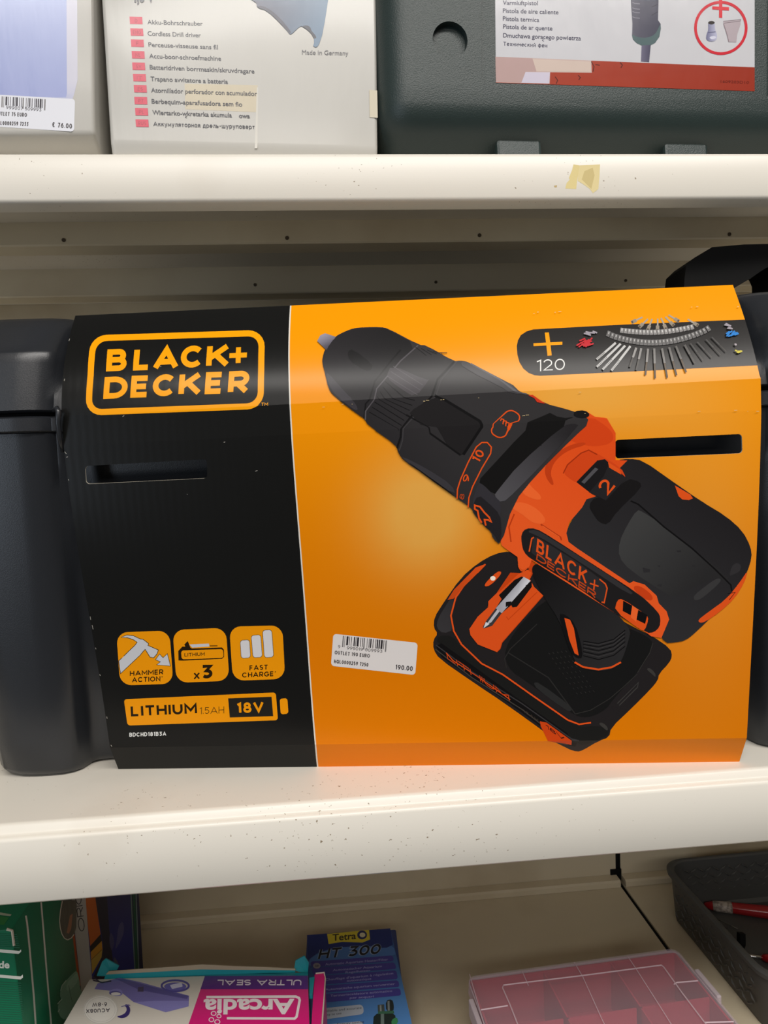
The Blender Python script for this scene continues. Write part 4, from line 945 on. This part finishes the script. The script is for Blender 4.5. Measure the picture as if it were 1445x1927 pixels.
pr.ell((1049,235), 212, 215, C(212,40,56), w=5.2, n=48); pr.poly([(978,54),(1117,62),(1117,90),(978,80)], C(222,48,60)); pr.poly([(1034,-80),(1061,-80),(1061,151),(1034,149)], C(222,48,60))
pr.smooth([(942,188),(998,188),(1000,250),(1020,295),(1010,340),(965,352),(925,335),(928,290),(945,250)], lin(crop(1120,0,4.446)((930,0)), C(112,112,146), crop(1120,0,4.446)((1015,0)), C(190,190,214)), 1)
pr.ell((970,192), 27, 15, C(46,38,36)); pr.smooth([(950,310),(1000,300),(1012,320),(970,335)], C(216,216,232), 1); pr.stroke([(940,275),(1005,268)], 1.4, C(90,90,120))
pr.poly([(1070,180),(1214,165),(1214,205),(1186,290),(1178,354),(1114,352),(1104,300),(1074,220)], C(184,170,176)); pr.stroke([(1070,180),(1214,165),(1212,178),(1074,196)], 1.2, C(132,118,124)); pr.stroke([(1072,200),(1104,300),(1114,350)], 1.2, C(150,130,136))
FILM = ink_mat('crinkled_film_label', 0.16, coat=.5, bump=(34, 0.22, 0.003), stretch=(1.6, 1, .5))
pr.build('label_sheet', FILM, gc, 'white label with red strip and grey heat gun picture')
# ------------------------------------------------------------------ bottom shelf goods
def slab(name, top, zlow, m, parent, rnd=.0015):     # top: 4 world corners
    bm = bmesh.new(); low = [Vector((p.x, p.y, zlow)) for p in top]
    add_hull(bm, list(top) + low); bmesh.ops.recalc_face_normals(bm, faces=bm.faces[:]); bevel_all(bm, rnd, 2)
    o = from_bm(name, bm, m, parent, smooth=True); smooth_by(o, .5); return o
# heater carton lying flat
zt = -.462
a, b2 = onZ(578, 1760, zt), onZ(745, 1748, zt); ux = (b2-a).normalized(); uy = Vector((-ux.y, ux.x, 0))
if uy.y > 0: uy = -uy
BLU = mat('blue_carton', C(40, 62, 128), .45)
hb = empty('heater_box', (a+b2)/2 + uy*.09 + Vector((0,0,ZB-zt)), 'blue aquarium heater box lying on the bottom shelf, reading HT 300', 'box')
slab('carton', [a, b2, b2+uy*.175, a+uy*.175], Z(ZB), BLU, hb)
pt = Plane((0, 0, Z(zt)), (0, 0, 1)); g = crop(440, 1700, 3.141); pr = Print(pt, g, base=4)
pr.poly([(432,188),(924,148),(1055,725),(1200,1400),(505,1400),(436,330)], lin(g((500,200)), C(34,58,128), g((700,720)), C(84,140,204)))
pr.poly([(432,188),(924,148),(940,245),(890,268),(780,250),(600,262),(500,290),(438,335)], C(30,48,118))
pr.smooth([(440,335),(500,292),(600,262),(780,250),(892,268),(942,246),(960,320),(700,330),(445,380)], C(78,124,192), 1)
pr.poly([(551,181),(799,157),(805,214),(760,232),(640,228),(560,241)], C(222,204,60)); pr.text('Tetra', (583,223), (722,211), (0,-40), C(50,46,40), bold=.02)
pr.ell((758,187), 29, 26, C(42,52,104)); pr.ell((760,187), 17, 14, C(232,226,190))
pr.st('HT 300', (492,333), (862,301), (4,-64), C(150,170,206), wt=.30, shear=.2, track=.02); pr.st('HT 300', (496,331), (860,299), (4,-60), C(20,20,28), wt=.20, shear=.2)
PV = C(74, 68, 158); PW = C(158, 160, 214)
for q_, ln in (([(452,345),(940,308),(946,342),(458,378)], [('Automatic Aquarium Heater/Filter',(540,368),(912,338),-14)]),
  ([(462,382),(950,350),(962,388),(470,426)], [('Automatischer Aquarium',(585,402),(875,378),-13),('Regelheizer',(660,415),(808,402),-12)]),
  ([(475,432),(960,396),(970,448),(480,484)], [('Chauffage d’aquarium à régulation',(540,459),(942,420),-13),('automatique',(668,464),(812,452),-12)]),
  ([(486,490),(972,455),(980,494),(494,532)], [('Automatische aquarium verwarmer',(540,517),(952,482),-13)]),
  ([(496,540),(982,502),(990,545),(504,590)], [('Termoriscaldatore automatico',(570,554),(936,524),-13),('per acquari',(685,566),(828,556),-12)])):
    pr.rrect(q_, 14, PV)
    for t_, p0, p1, h_ in ln: pr.text(t_, p0, p1, (0, h_), PW, bold=.01)
pr.ell((490,370), 22, 17, C(150,150,166)); pr.st('GB', (480,377), (501,376), (0,-12), C(60,60,80))
for dy in (0, 98): pr.rrect([(520,622+dy),(762,598+dy),(770,655+dy),(520,690+dy)], 22, C(176,186,200))
pr.text('Reliable and accurate', (532,645), (755,624), (0,-13), C(40,44,66)); pr.text('Easy to use', (532,668), (636,656), (0,-13), C(40,44,66)); pr.text('Energy saving', (610,722), (770,706), (0,-13), C(40,44,66))
pr.smooth([(818,680),(850,648),(930,645),(962,670),(985,1100),(820,1100)], C(30,46,44), 1); pr.poly([(850,602),(888,598),(892,645),(852,650)], C(70,80,80)); pr.smooth([(898,575),(935,568),(946,600),(944,640),(900,642)], C(36,44,44), 1); pr.poly([(908,580),(920,578),(922,635),(910,636)], C(130,140,140)); pr.poly([(862,604),(872,603),(874,645),(864,646)], C(140,148,148)); pr.smooth([(930,690),(965,672),(972,710),(935,730)], C(60,140,90), 1); pr.poly([(868,655),(888,654),(890,1000),(870,1000)], C(110,130,126)); pr.poly([(852,640),(945,636),(948,652),(852,656)], C(60,110,84))
pr.build('top_print', INK, hb, 'blue print with a yellow badge and purple lines')

# lamp seal box, lying open
zt = -.392
fl, fr = onZ(168, 1842, zt), onZ(580, 1829, zt); ux = (fr-fl).normalized(); uy = Vector((ux.y, -ux.x, 0))
WC = mat('white_box_board', C(214, 208, 198), .5)
TEAL = mat('teal_print', C(26, 140, 150), .42); PINK = mat('magenta_print', C(206, 24, 112), .42); PURP = mat('purple_print', C(70, 38, 108), .42)
ab = empty('lamp_seal_box', (fl+fr)/2 + uy*.06 + Vector((0,0,ZB-zt)), 'opened white and magenta box with teal flaps, its lettering upside down', 'box')
slab('carton', [fl, fr, fr+uy*.13, fl+uy*.13], Z(ZB), WC, ab, .0012)
pt = Plane((0, 0, Z(zt)), (0, 0, 1)); g = crop(130, 1780, 2.89); pr = Print(pt, g, base=4)
MG = C(214, 22, 118)
pr.poly([(715,236),(1300,236),(1306,425),(1330,900),(560,900),(650,425)], lin(g((900,240)), C(196,44,116), g((900,400)), MG))
pr.poly([(740,160),(1298,160),(1300,236),(714,236)], C(84,40,122)); pr.poly([(170,150),(1300,146),(1300,162),(150,166)], C(24,124,134))
pr.st('ULTRA SEAL', (1265,184), (805,184), (-3,31), C(216,206,216), wt=.2)
WW = C(232,222,224)
pr.text('Arcadia', (1226,288), (732,290), (-2,84), WW, bold=.03)
pr.stroke([(746,279),(1232,276),(1250,284),(1254,296),(1237,386),(1226,396),(858,394)], 4.6, WW)
for x, y, r_ in ((786,368,13),(815,383,11),(822,355,7),(774,402,13),(806,414,14),(790,440,14)): pr.ell((x,y), r_, r_*.85, WW, w=1.6, n=18)
LP, LP2, LP3 = C(112,106,168), C(84,78,140), C(132,128,190)
pr.poly([(138,236),(155,205),(272,174),(380,196),(652,272),(650,330),(525,362),(350,306),(280,250)], LP); pr.poly([(250,178),(300,182),(600,262),(650,272),(640,290),(380,240)], LP2); pr.poly([(350,306),(470,300),(650,300),(650,330),(525,362)], LP3); pr.poly([(375,225),(405,222),(405,250),(372,250)], C(70,60,90))
pr.smooth([(210,250),(250,232),(290,240),(290,272),(240,274)], LP3, 1); pr.ell((250,258), 32, 12, LP2); pr.ell((254,262), 26, 9, C(216,212,208))
pr.ell((577,218), 74, 30, C(78,72,146), w=3.6); pr.ell((577,222), 60, 22, C(98,94,168)); pr.rrect([(548,214),(612,200),(618,222),(560,236)], 4, C(196,196,220))
pr.stroke([(130,188),(180,200),(230,192)], 2.4, C(40,36,58)); pr.stroke([(128,168),(165,196)], 2.4, C(40,36,58))
pr.ell((172,348), 94, 80, C(222,219,212)); pr.ell((172,348), 90, 76, C(196,192,184), w=1.4, n=40); pr.ell((172,348), 78, 66, C(204,200,193), w=1.0, n=40)
pr.st('ACU08X', (222,340), (92,346), (0,21), C(34,26,48), wt=.18); pr.st('6-8W', (206,308), (125,312), (0,21), C(34,26,48), wt=.18)
pr.smooth([(256,386),(290,398),(325,380),(335,345),(318,318),(300,322),(316,345),(305,368),(280,380)], C(54,44,110), 1); pr.stroke([(284,332),(322,322),(332,326)], 1.6, C(96,90,150))
pr.build('top_print', INKB, ab, 'upside down white, purple and magenta print')
def flap(pts, m, lab, th=.0009, d=Vector((0, .0009, 0))):
    bm = bmesh.new(); add_hull(bm, list(pts) + [p + d for p in pts]); return from_bm('end_flap', bm, m, ab, label=lab)
def upz(px, py, Y): return onY(px, py, Y)
Y0 = (fl.y+fr.y)/2
# torn rear tuck flap
top_e = [(205,1827),(260,1823),(330,1818),(380,1814),(440,1817),(500,1819),(556,1822)]
bm = bmesh.new(); fv = []
for i, (px, py) in enumerate(top_e):
    t = i/(len(top_e)-1); basep = fl.lerp(fr, .06+.88*t) + Vector((0, .001, 0)); p = onY(px, py, basep.y)
    fv.append((bm.verts.new(basep + Vector((0,0,-.004))), bm.verts.new(basep.lerp(p, .55)), bm.verts.new(p)))
for i in range(len(fv)-1):
    for k in (0, 1):
        f = bm.faces.new((fv[i][k], fv[i+1][k], fv[i+1][k+1], fv[i][k+1])); f.material_index = k
o = from_bm('tuck_flap', bm, [TEAL, mat('torn_kraft_edge', C(168,154,130), .8)], ab, label='teal flap with a torn kraft edge'); md = o.modifiers.new('t', 'SOLIDIFY'); md.thickness = .0008
flap([upz(182,1836,fl.y+.002), upz(214,1838,fl.y+.002), upz(224,1818,fl.y+.004), upz(199,1804,fl.y+.004), upz(192,1810,fl.y+.004)], TEAL, 'crumpled teal corner flap')
flap([upz(553,1826,fr.y+.002), upz(579,1834,fr.y+.002), upz(581,1812,fr.y+.004), upz(573,1799,fr.y+.004), upz(556,1808,fr.y+.004)], TEAL, 'teal corner flap standing up')
# splayed magenta side panel
p = [onZ(592,1834,zt-.002), onZ(611,1830,zt-.002), onZ(612,1842,zt-.004), onZ(606,1927,zt-.004), onZ(603,1990,zt-.004), onZ(585,1990,zt-.004), onZ(586,1927,zt-.004)]
bm = bmesh.new(); q0 = [bm.verts.new(v) for v in p]; bm.faces.new(q0)
r_ = bmesh.ops.extrude_face_region(bm, geom=bm.faces[:]); bmesh.ops.translate(bm, verts=[v for v in r_['geom'] if isinstance(v, bmesh.types.BMVert)], vec=(0, 0, -.10)); from_bm('side_panel', bm, [PINK], ab, label='magenta side panel with a worn white edge')
bm = bmesh.new(); add_tube(bm, [onZ(594,1832,zt-.002), onZ(610,1830,zt-.0012), onZ(612,1842,zt-.0035), onZ(609,1885,zt-.0035), onZ(606,1927,zt-.0035), onZ(603,1985,zt-.0035)], .0006, 6); from_bm('worn_edge', bm, BOARD, ab)
bm = bmesh.new(); p = [onZ(582,1840,zt), onZ(592,1838,zt-.001), onZ(588,1870,zt-.001), onZ(582,1870,zt)]; add_hull(bm, p + [v + Vector((0,0,-.004)) for v in p]); from_bm('inner_flap', bm, TEAL, ab)

# green carton, left end
GRN = mat('green_carton', C(10, 112, 78), .38, bump=(20, .1, .004))
c0 = onY(22, 1748, .495); ztg = c0.z
sx = math.radians(2.0)
gb = empty('green_box', (c0.x-.06, c0.y+.06, Z(ZB)), 'green box with white lines and a tape patch, left end of bottom shelf', 'box')
fx = Vector((-math.cos(sx), -math.sin(sx)*0.2, 0)); fy = Vector((math.sin(sx)*.4, 1, 0)).normalized()
lean = Vector((.0055, 0, 0))
lo = Z(ZB)
dgl = 0
def lowp(p): return Vector((p.x, p.y, lo)) + lean*1.6
e_ = (lowp(c0) - c0); ps = Plane(c0, fy.cross(e_)); dgl = (P1(ps, (139, 1770)) - c0).dot(fy)
bm = bmesh.new(); tp = [c0, c0 + fy*dgl, c0 + fy*dgl + fx*.16, c0 + fx*.16]; add_hull(bm, tp + [lowp(p) for p in tp]); bmesh.ops.recalc_face_normals(bm, faces=bm.faces[:])
bevel_all(bm, .0014, 2); o = from_bm('carton', bm, GRN, gb, smooth=True); smooth_by(o, .5)
pf = Plane(c0, fx.cross(e_))
g = crop(0, 1690, 5.161); WL = C(222, 226, 216)
pr = Print(ps, g, base=8)
pr.stroke([(250,170),(262,240),(284,460),(305,700),(328,960),(345,1223),(370,1600)], 3.4, WL); pr.stroke([(398,40),(420,300),(446,640),(468,900),(496,1223),(530,1600)], 3.0, WL)
hp_ = [(596,20),(580,120),(572,220),(580,290),(596,350),(622,390),(655,404),(690,385),(722,345),(740,280),(745,20)]
pr.poly(hp_, C(26,28,26)); pr.stroke([(604,30),(586,120),(577,220),(584,290),(600,350),(626,392),(656,406),(692,388),(718,352)], 1.6, C(206,206,190)); pr.poly([(678,170),(705,150),(690,300),(668,346),(645,340)], C(150,82,44))
pr.build('side_print', INKB, gb, 'white lines and a dark oval window picture')
pr = Print(ps, g, base=30)
pr.smooth([(745,700),(700,735),(640,800),(590,880),(575,940),(600,1000),(560,1030),(560,1110),(600,1180),(660,1170),(740,1060),(800,930),(775,880),(770,800)], C(110,168,142), 1)
pr.smooth([(650,820),(700,770),(745,720),(760,800),(700,880),(640,910)], C(140,190,166), 1); pr.stroke([(665,850),(680,930),(700,1010)], 1.0, C(56,110,86)); pr.stroke([(585,900),(600,850),(640,800)], 1.4, C(190,216,200)); pr.stroke([(556,1030),(600,980)], 1.4, C(190,216,200)); pr.stroke([(560,1108),(576,1080)], 1.4, C(190,216,200))
pr.build('tape_patch', TP, gb, 'clear glossy tape patch')
pr = Print(pf, g, base=8)
pr.poly([(-400,470),(0,496),(190,513),(204,498),(206,520),(180,542),(0,526),(-400,500)], WL); pr.poly([(-400,720),(0,743),(200,760),(222,742),(224,770),(200,790),(0,772),(-400,748)], WL)
pr.text('de', (-12,680), (92,682), (2,-70), WL, bold=.03)
for j in range(26):
    y = 815 + j*22; pr.stroke([(-300,y-16),(0,y),(205+j*1.6,y+12)], 1.6, C(8,88,62))
for j in range(8): pr.stroke([(-300,335+j*18),(0,345+j*18),(165+j*4,352+j*18)], 1.2, C(8,98,70))
pr.build('front_print', INK, gb, 'green ridged print with two white stripes and white lettering')
ptg = Plane((0, 0, ztg), (0, 0, 1)); pr = Print(ptg, g, base=8)
pr.poly([(-300,130),(0,140),(112,160),(100,178),(0,165),(-300,150)], C(170,180,160)); pr.poly([(-300,165),(0,175),(90,188),(40,262),(-300,250)], C(34,128,62)); pr.build('top_print', INK, gb, 'pale green panel on the lid')
bm = bmesh.new(); cc = [onY(122,1690+ -4,.5)]
add_tube(bm, [c0 + Vector((-.003,-.0004,.0004)), c0 + Vector((.0004,-.0004,-.001)), c0 + e_*.04 + Vector((.0004,-.0004,0)), c0 + e_*.06 + Vector((.0004,-.0004,0))], .0009, 6); from_bm('worn_corner', bm, BOARD, gb)

# navy carton behind it
nA, nB = onY(134, 1760, c0.y + fy.y*dgl + .004), onY(263, 1700, .70); NAVY = mat('navy_carton', C(24, 30, 78), .4)
dv = Vector((nB.x-nA.x, nB.y-nA.y, 0)); nn_ = Vector((dv.y, -dv.x, 0)).normalized()
nb = empty('navy_box', (nB.x-.07, .69, Z(ZB)), 'navy blue box with a grey lettered band, standing behind the green box', 'box')
ztn = nB.z + .05; bm = bmesh.new(); A0 = Vector((nA.x, nA.y, ztn)); B0 = A0 + dv; tp = [A0, B0, B0-nn_*.12, A0-nn_*.12]
add_hull(bm, tp + [Vector((p.x, p.y, Z(ZB))) for p in tp]); bmesh.ops.recalc_face_normals(bm, faces=bm.faces[:]); bevel_all(bm, .0010, 2); from_bm('carton', bm, NAVY, nb)
pn = Plane(nA, nn_)
pr = Print(pn, g, base=5)
pr.poly([(715,-100),(920,-100),(1265,-100),(1345,1100),(900,1100),(780,850)], lin(g((950,100)), C(44,46,100), g((1250,600)), C(36,48,150)))
pr.poly([(925,-120),(925,20),(985,350),(1000,470),(985,580),(900,780),(880,900),(1050,1000),(1100,640),(1060,300),(1040,20),(1040,-120)], C(40,38,60))
pr.smooth([(1075,330),(1100,370),(1110,450),(1085,520),(1065,460),(1060,380)], C(76,76,124), 2); pr.smooth([(1150,260),(1195,220),(1205,330),(1170,420),(1110,520),(1135,400)], C(84,84,140), 2); pr.smooth([(1100,560),(1140,610),(1160,680),(1110,690)], C(90,92,120), 1)
pr.poly([(690,350),(722,345),(762,690),(782,850),(770,850),(740,690)], C(196,92,44))
pr.poly([(690,-120),(828,-120),(832,28),(860,400),(893,780),(930,1200),(800,1200),(780,820),(722,300),(695,30)], C(186,184,176))
pr.poly([(828,-120),(920,-120),(928,20),(976,350),(875,465),(855,300),(832,28)], C(206,104,36))
pr.poly([(976,350),(988,415),(880,525),(872,468)], C(38,30,30)); pr.poly([(988,415),(994,500),(884,605),(880,525)], C(214,152,44)); pr.poly([(994,500),(985,575),(893,740),(884,605)], C(200,166,70)); pr.stroke([(885,600),(990,500)], 1.0, C(120,84,36))
pr.st('ORION', (826,318), (770,-190), (-62,10), C(40,40,42), wt=.13)
pr.stroke([(1268,-100),(1288,300),(1308,690),(1340,1300)], 1.8, C(120,150,140)); pr.stroke([(1295,-100),(1312,300),(1326,690),(1358,1300)], 4.2, C(16,92,70)); pr.stroke([(1318,-100),(1332,300),(1346,690),(1376,1300)], 1.8, C(130,160,156))
pr.build('front_print', INK, nb, 'grey band with dark lettering beside orange and yellow')

# pink compartment box
zt = -.448
fl, fr = onZ(878, 1838, zt), onZ(1272, 1784, zt); ux = (fr-fl).normalized(); uy = Vector((ux.y, -ux.x, 0)); wid = (fr-fl).length; dep = .155
ob = empty('compartment_box', (fl+fr)/2 + uy*dep/2 + Vector((0,0,ZB-zt)), 'pink compartment box with a frosted clear lid, closed and empty', 'organizer box')
def oc(x, y, z): return fl + ux*x + uy*y + Vector((0, 0, z - zt))
PK = mat('pink_tray_plastic', C(180, 32, 56), .42); PK.node_tree.nodes['Principled BSDF'].inputs['Subsurface Weight'].default_value = 0
def obox(bm, x0, x1, y0, y1, z0, z1): add_hull(bm, [oc(x0,y0,z0),oc(x1,y0,z0),oc(x1,y0,z1),oc(x0,y0,z1),oc(x0,y1,z0),oc(x1,y1,z0),oc(x1,y1,z1),oc(x0,y1,z1)])
bm = bmesh.new(); i_ = .0022
obox(bm, i_, wid-i_, i_, dep-i_, ZB, ZB+.0018)
for x in (i_, wid-i_-.0016): obox(bm, x, x+.0016, i_, dep-i_, ZB+.0018, zt-.0024)
for y in (i_, dep-i_-.0016): obox(bm, i_+.0016, wid-i_-.0016, y, y+.0016, ZB+.0018, zt-.0024)
from_bm('tray', bm, PK, ob)
for x0, x1, y0, y1 in ((wid*.34,wid*.34+.0014,i_,dep-i_),(wid*.66,wid*.66+.0014,i_,dep-i_),(i_,wid*.34,dep*.36,dep*.36+.0014),(wid*.34,wid*.66,dep*.36,dep*.36+.0014),(wid*.66,wid-i_,dep*.36,dep*.36+.0014),(i_,wid*.34,dep*.7,dep*.7+.0014),(wid*.66,wid-i_,dep*.7,dep*.7+.0014)):
    bm = bmesh.new(); obox(bm, x0+.0018, x1-.0018 if x1-x0 > .01 else x1+.0018, y0+.0017, y1-.0017 if y1-y0 > .01 else y1+.0017, ZB+.0018, zt-.0030); from_bm('divider', bm, PK, ob)
LID = mat('frosted_clear_plastic', C(226, 214, 226), .35, alpha=.14); RIDGE = mat('frosted_ridge_plastic', C(232, 206, 214), .35, alpha=.55)
def rq(x0, x1, y0, y1, r_, z): 
    P = Print.rr([(x0,y0),(x1,y0),(x1,y1),(x0,y1)], r_); return [oc(x, y, z) for x, y in P]
bm = bmesh.new(); add_hull(bm, rq(0, wid, 0, dep, .008, zt) + rq(0, wid, 0, dep, .008, zt-.0014)); lo_ = from_bm('lid', bm, LID, ob)
bm = bmesh.new(); A = rq(0, wid, 0, dep, .008, zt-.0014); B = rq(.0012, wid-.0012, .0012, dep-.0012, .007, zt-.0014); A2 = rq(-.0005, wid+.0005, -.0005, dep+.0005, .008, zt-.0105)
n = len(A); va = [bm.verts.new(p) for p in A]; vb = [bm.verts.new(p) for p in A2]
for i in range(n): bm.faces.new((va[i], va[(i+1)%n], vb[(i+1)%n], vb[i]))
o = from_bm('lid_rim', bm, mat('frosted_rim_plastic', C(214, 190, 198), .35, alpha=.6), ob); md = o.modifiers.new('t','SOLIDIFY'); md.thickness = .001
def osolve(px, py):
    p = onZ(px, py, zt) - fl; return p.dot(ux), p.dot(uy)
K = crop(840, 1560, 2.388)
bm = bmesh.new()
def rid(pts, rad=.0006): add_tube(bm, [oc(*osolve(*K(p)), zt+.0004) for p in pts], rad, 6)
rid([(320,880),(285,790),(252,715),(256,704),(300,698),(600,662),(940,617),(966,614),(976,622),(1060,740),(1160,872),(1250,990)])
rid([(155,815),(275,796)]); rid([(1022,700),(1035,692),(1130,684)]); rid([(1160,872),(1290,868)]); rid([(340,640),(368,705)], .0004); rid([(574,600),(612,665),(700,860),(720,900)], .0004); rid([(815,575),(855,635),(960,800),(1010,880)], .0004); rid([(104,655),(150,815),(175,900)], .0004)
from_bm('lid_ridge', bm, RIDGE, ob)
CL = mat('frosted_clip_plastic', C(200, 186, 192), .4, alpha=.85)
for x, y0 in ((wid+.0008, osolve(*K((1105,628)))[1]), (-.0052, osolve(*K((100,760)))[1])):
    bm = bmesh.new(); obox(bm, x, x+.0044, y0, y0+.034, zt-.016, zt-.0002); bmesh.ops.recalc_face_normals(bm, faces=bm.faces[:]); bevel_all(bm, .0012, 2); from_bm('clip', bm, CL, ob)

# grey woven basket
zr = -.440; zfl = ZB + .003
cfl = onZ(1243, 1619, zr); gx = Vector((math.cos(math.radians(1)), math.sin(math.radians(1)), 0)); gy = Vector((gx.y, -gx.x, 0))
BW, BD = .30, .190
bs = empty('plastic_basket', cfl + gx*BW/2 + gy*BD/2 + Vector((0,0,ZB-zr)), 'dark grey woven plastic basket holding red handled tools', 'basket')
GB = mat('grey_basket_plastic', C(72, 72, 70), .5); 
def bq(ins, r_, z): return [cfl + gx*x + gy*y + Vector((0,0,z-zr)) for x, y in Print.rr([(ins,ins),(BW-ins,ins),(BW-ins,BD-ins),(ins,BD-ins)], r_, 8)]
bm = bmesh.new()
lv = [bq(.006,.020,ZB+.0004), bq(.005,.022,ZB+.004), bq(.0015,.024,zr-.006), bq(-.0015,.025,zr-.0055), bq(-.002,.025,zr-.0015), bq(0,.025,zr), bq(.003,.023,zr), bq(.0045,.022,zr-.0015), bq(.0045,.022,zr-.006), bq(.0075,.020,zfl+.004), bq(.0105,.018,zfl)]
R_ = [[bm.verts.new(p) for p in ring] for ring in lv]; n = len(R_[0])
for i in range(len(R_)-1):
    for k in range(n): bm.faces.new((R_[i][k], R_[i][(k+1)%n], R_[i+1][(k+1)%n], R_[i+1][k]))
bm.faces.new(R_[0][::-1]); bm.faces.new(R_[-1])
o = from_bm('basket_shell', bm, GB, bs, smooth=True); smooth_by(o, .5)
# raised weave on the walls (one mesh per wall face: surface relief)
bm = bmesh.new(); rnw = random.Random(5)
def weave(p0, du, L, nrm, z0, z1):
    nu = int(L/.0085); nv = 5
    for i in range(nu):
        for j in range(nv):
            cx_ = p0 + du*((i+.5+(j%2)*.5)*L/(nu+.5)); z = z0 + (z1-z0)*(j+.5)/nv
            w_, h_ = .0036, .0022; sg = 1 if (i+j) % 2 else -1
            a = cx_ + du*w_ + Vector((0,0,z-cx_.z+h_*sg)); b_ = cx_ - du*w_ + Vector((0,0,z-cx_.z-h_*sg))
            up_ = Vector((0,0,.0011)); c_ = cx_ + nrm*.0013 + Vector((0,0,z-cx_.z))
            v = [bm.verts.new(q) for q in (a+up_, a-up_, b_-up_, b_+up_, c_)]
            for k in range(4): bm.faces.new((v[k], v[(k+1)%4], v[4]))
            bm.faces.new(v[:4][::-1])
mid = (zr-.006+ZB)/2
weave(cfl + gy*.025 + gx*.0028, gy, BD-.05, -gx, Z(ZB+.007), Z(zr-.008)); from_bm('weave_relief', bm, GB, bs); bm = bmesh.new()
weave(cfl + gx*.022 + gy*.0058, gx, BW-.05, gy, Z(ZB+.010), Z(zr-.008)); from_bm('weave_relief', bm, GB, bs); bm = bmesh.new()
weave(cfl + gx*.022 + gy*(BD-.0030), gx, BW-.05, gy, Z(ZB+.007), Z(zr-.008))
from_bm('weave_relief', bm, GB, bs)
# tools in the basket
RED = mat('red_tool_plastic', C(150, 18, 24), .25, coat=.4); STEEL = mat('bright_steel', C(196,196,196), .22, metal=1.0); DST = mat('dull_steel', C(120,118,112), .4, metal=.8)
SILV = mat('worn_silver_tape', C(170,160,150), .5, noise=(C(120,110,102), 300, .45, .6))
def zpt(px, py, z): return onZ(px, py, z)
def tool(name, label, cat, pts_shaft, r_s, pts_h, r_h, band=None, zc=zfl):
    t = empty(name, zpt(*pts_h[0][:2], zc), label, cat)
    bm = bmesh.new(); add_tube(bm, [zpt(x, y, zc+r_+.0002) for x, y, r_ in pts_h], [r_ for _, _, r_ in pts_h], 16); from_bm('handle', bm, RED, t, smooth=True, label='red handle')
    if pts_shaft:
        bm = bmesh.new(); add_tube(bm, [zpt(x, y, zc+max(r_h, .0012)) for x, y in pts_shaft], r_s, 12); from_bm('shaft', bm, DST if band else STEEL, t, smooth=True)
    if band:
        bm = bmesh.new(); add_tube(bm, [zpt(x, y, zc+r_+.0002) for x, y, r_ in band], [r_+.00025 for *_, r_ in band], 16); from_bm('tape_band', bm, SILV, t, smooth=True, label='worn silver tape band')
    return t
t1 = tool('screwdriver', 'red handled screwdriver with a silver tape band against the basket back wall', 'screwdriver', [(1286,1696),(1296,1697.5),(1330,1703)], [.0022,.0014,.0014], [(1327,1703,.0015),(1329,1703,.0034),(1336,1704,.0040),(1340,1704.5,.0048),(1376,1708,.0054),(1382,1709,.0056),(1445,1717,.0066),(1530,1729,.0070),(1580,1737,.0055),(1590,1738,.002)], .004, [(1341,1704.6,.0050),(1350,1705.5,.0052),(1364,1707,.0054),(1377,1708.2,.0056)])
t2 = tool('hook_tool', 'red handled pick with a bright bent steel shank and dark tip', 'hook', [(1397,1796),(1404,1797.5),(1412,1799),(1440,1803)], [.0012,.0015,.0018,.0018], [(1436,1802,.0015),(1438,1802.5,.0034),(1446,1804,.0042),(1520,1816,.005),(1580,1826,.005),(1590,1828,.002)], .0036)
bm = bmesh.new(); p = zpt(1393, 1797, zfl); add_tube(bm, [p + Vector((0,0,.0045)), p + Vector((.001,.0,.012)), p + Vector((.0022,.002,.021))], [.003,.0042,.004], 4); from_bm('tip', bm, DARK, t2, label='dark block at the end')
t3 = tool('pen', 'shiny red barrel poking up at the near rim of the basket', 'tool', None, 0, [(1427,1886,.001),(1429,1886,.0028),(1440,1884,.0034),(1520,1872,.0040),(1600,1862,.004),(1605,1861,.001)], 0)
bm = bmesh.new(); K = crop(1300, 1640, 6.717)
add_tube(bm, [zpt(*K(p), zfl+.0012) for p in ((235,530),(200,535),(175,545),(170,565),(200,620),(250,690),(310,735),(380,752),(430,735),(455,712))], .0005, 8)
add_tube(bm, [zpt(*K(p), zfl+.0012) for p in ((300,590),(400,630),(500,680),(590,725))], .0005, 8)
tag(from_bm('wire_clip', bm, DST, smooth=True), 'thin bent wire clip lying on the basket floor', 'clip')
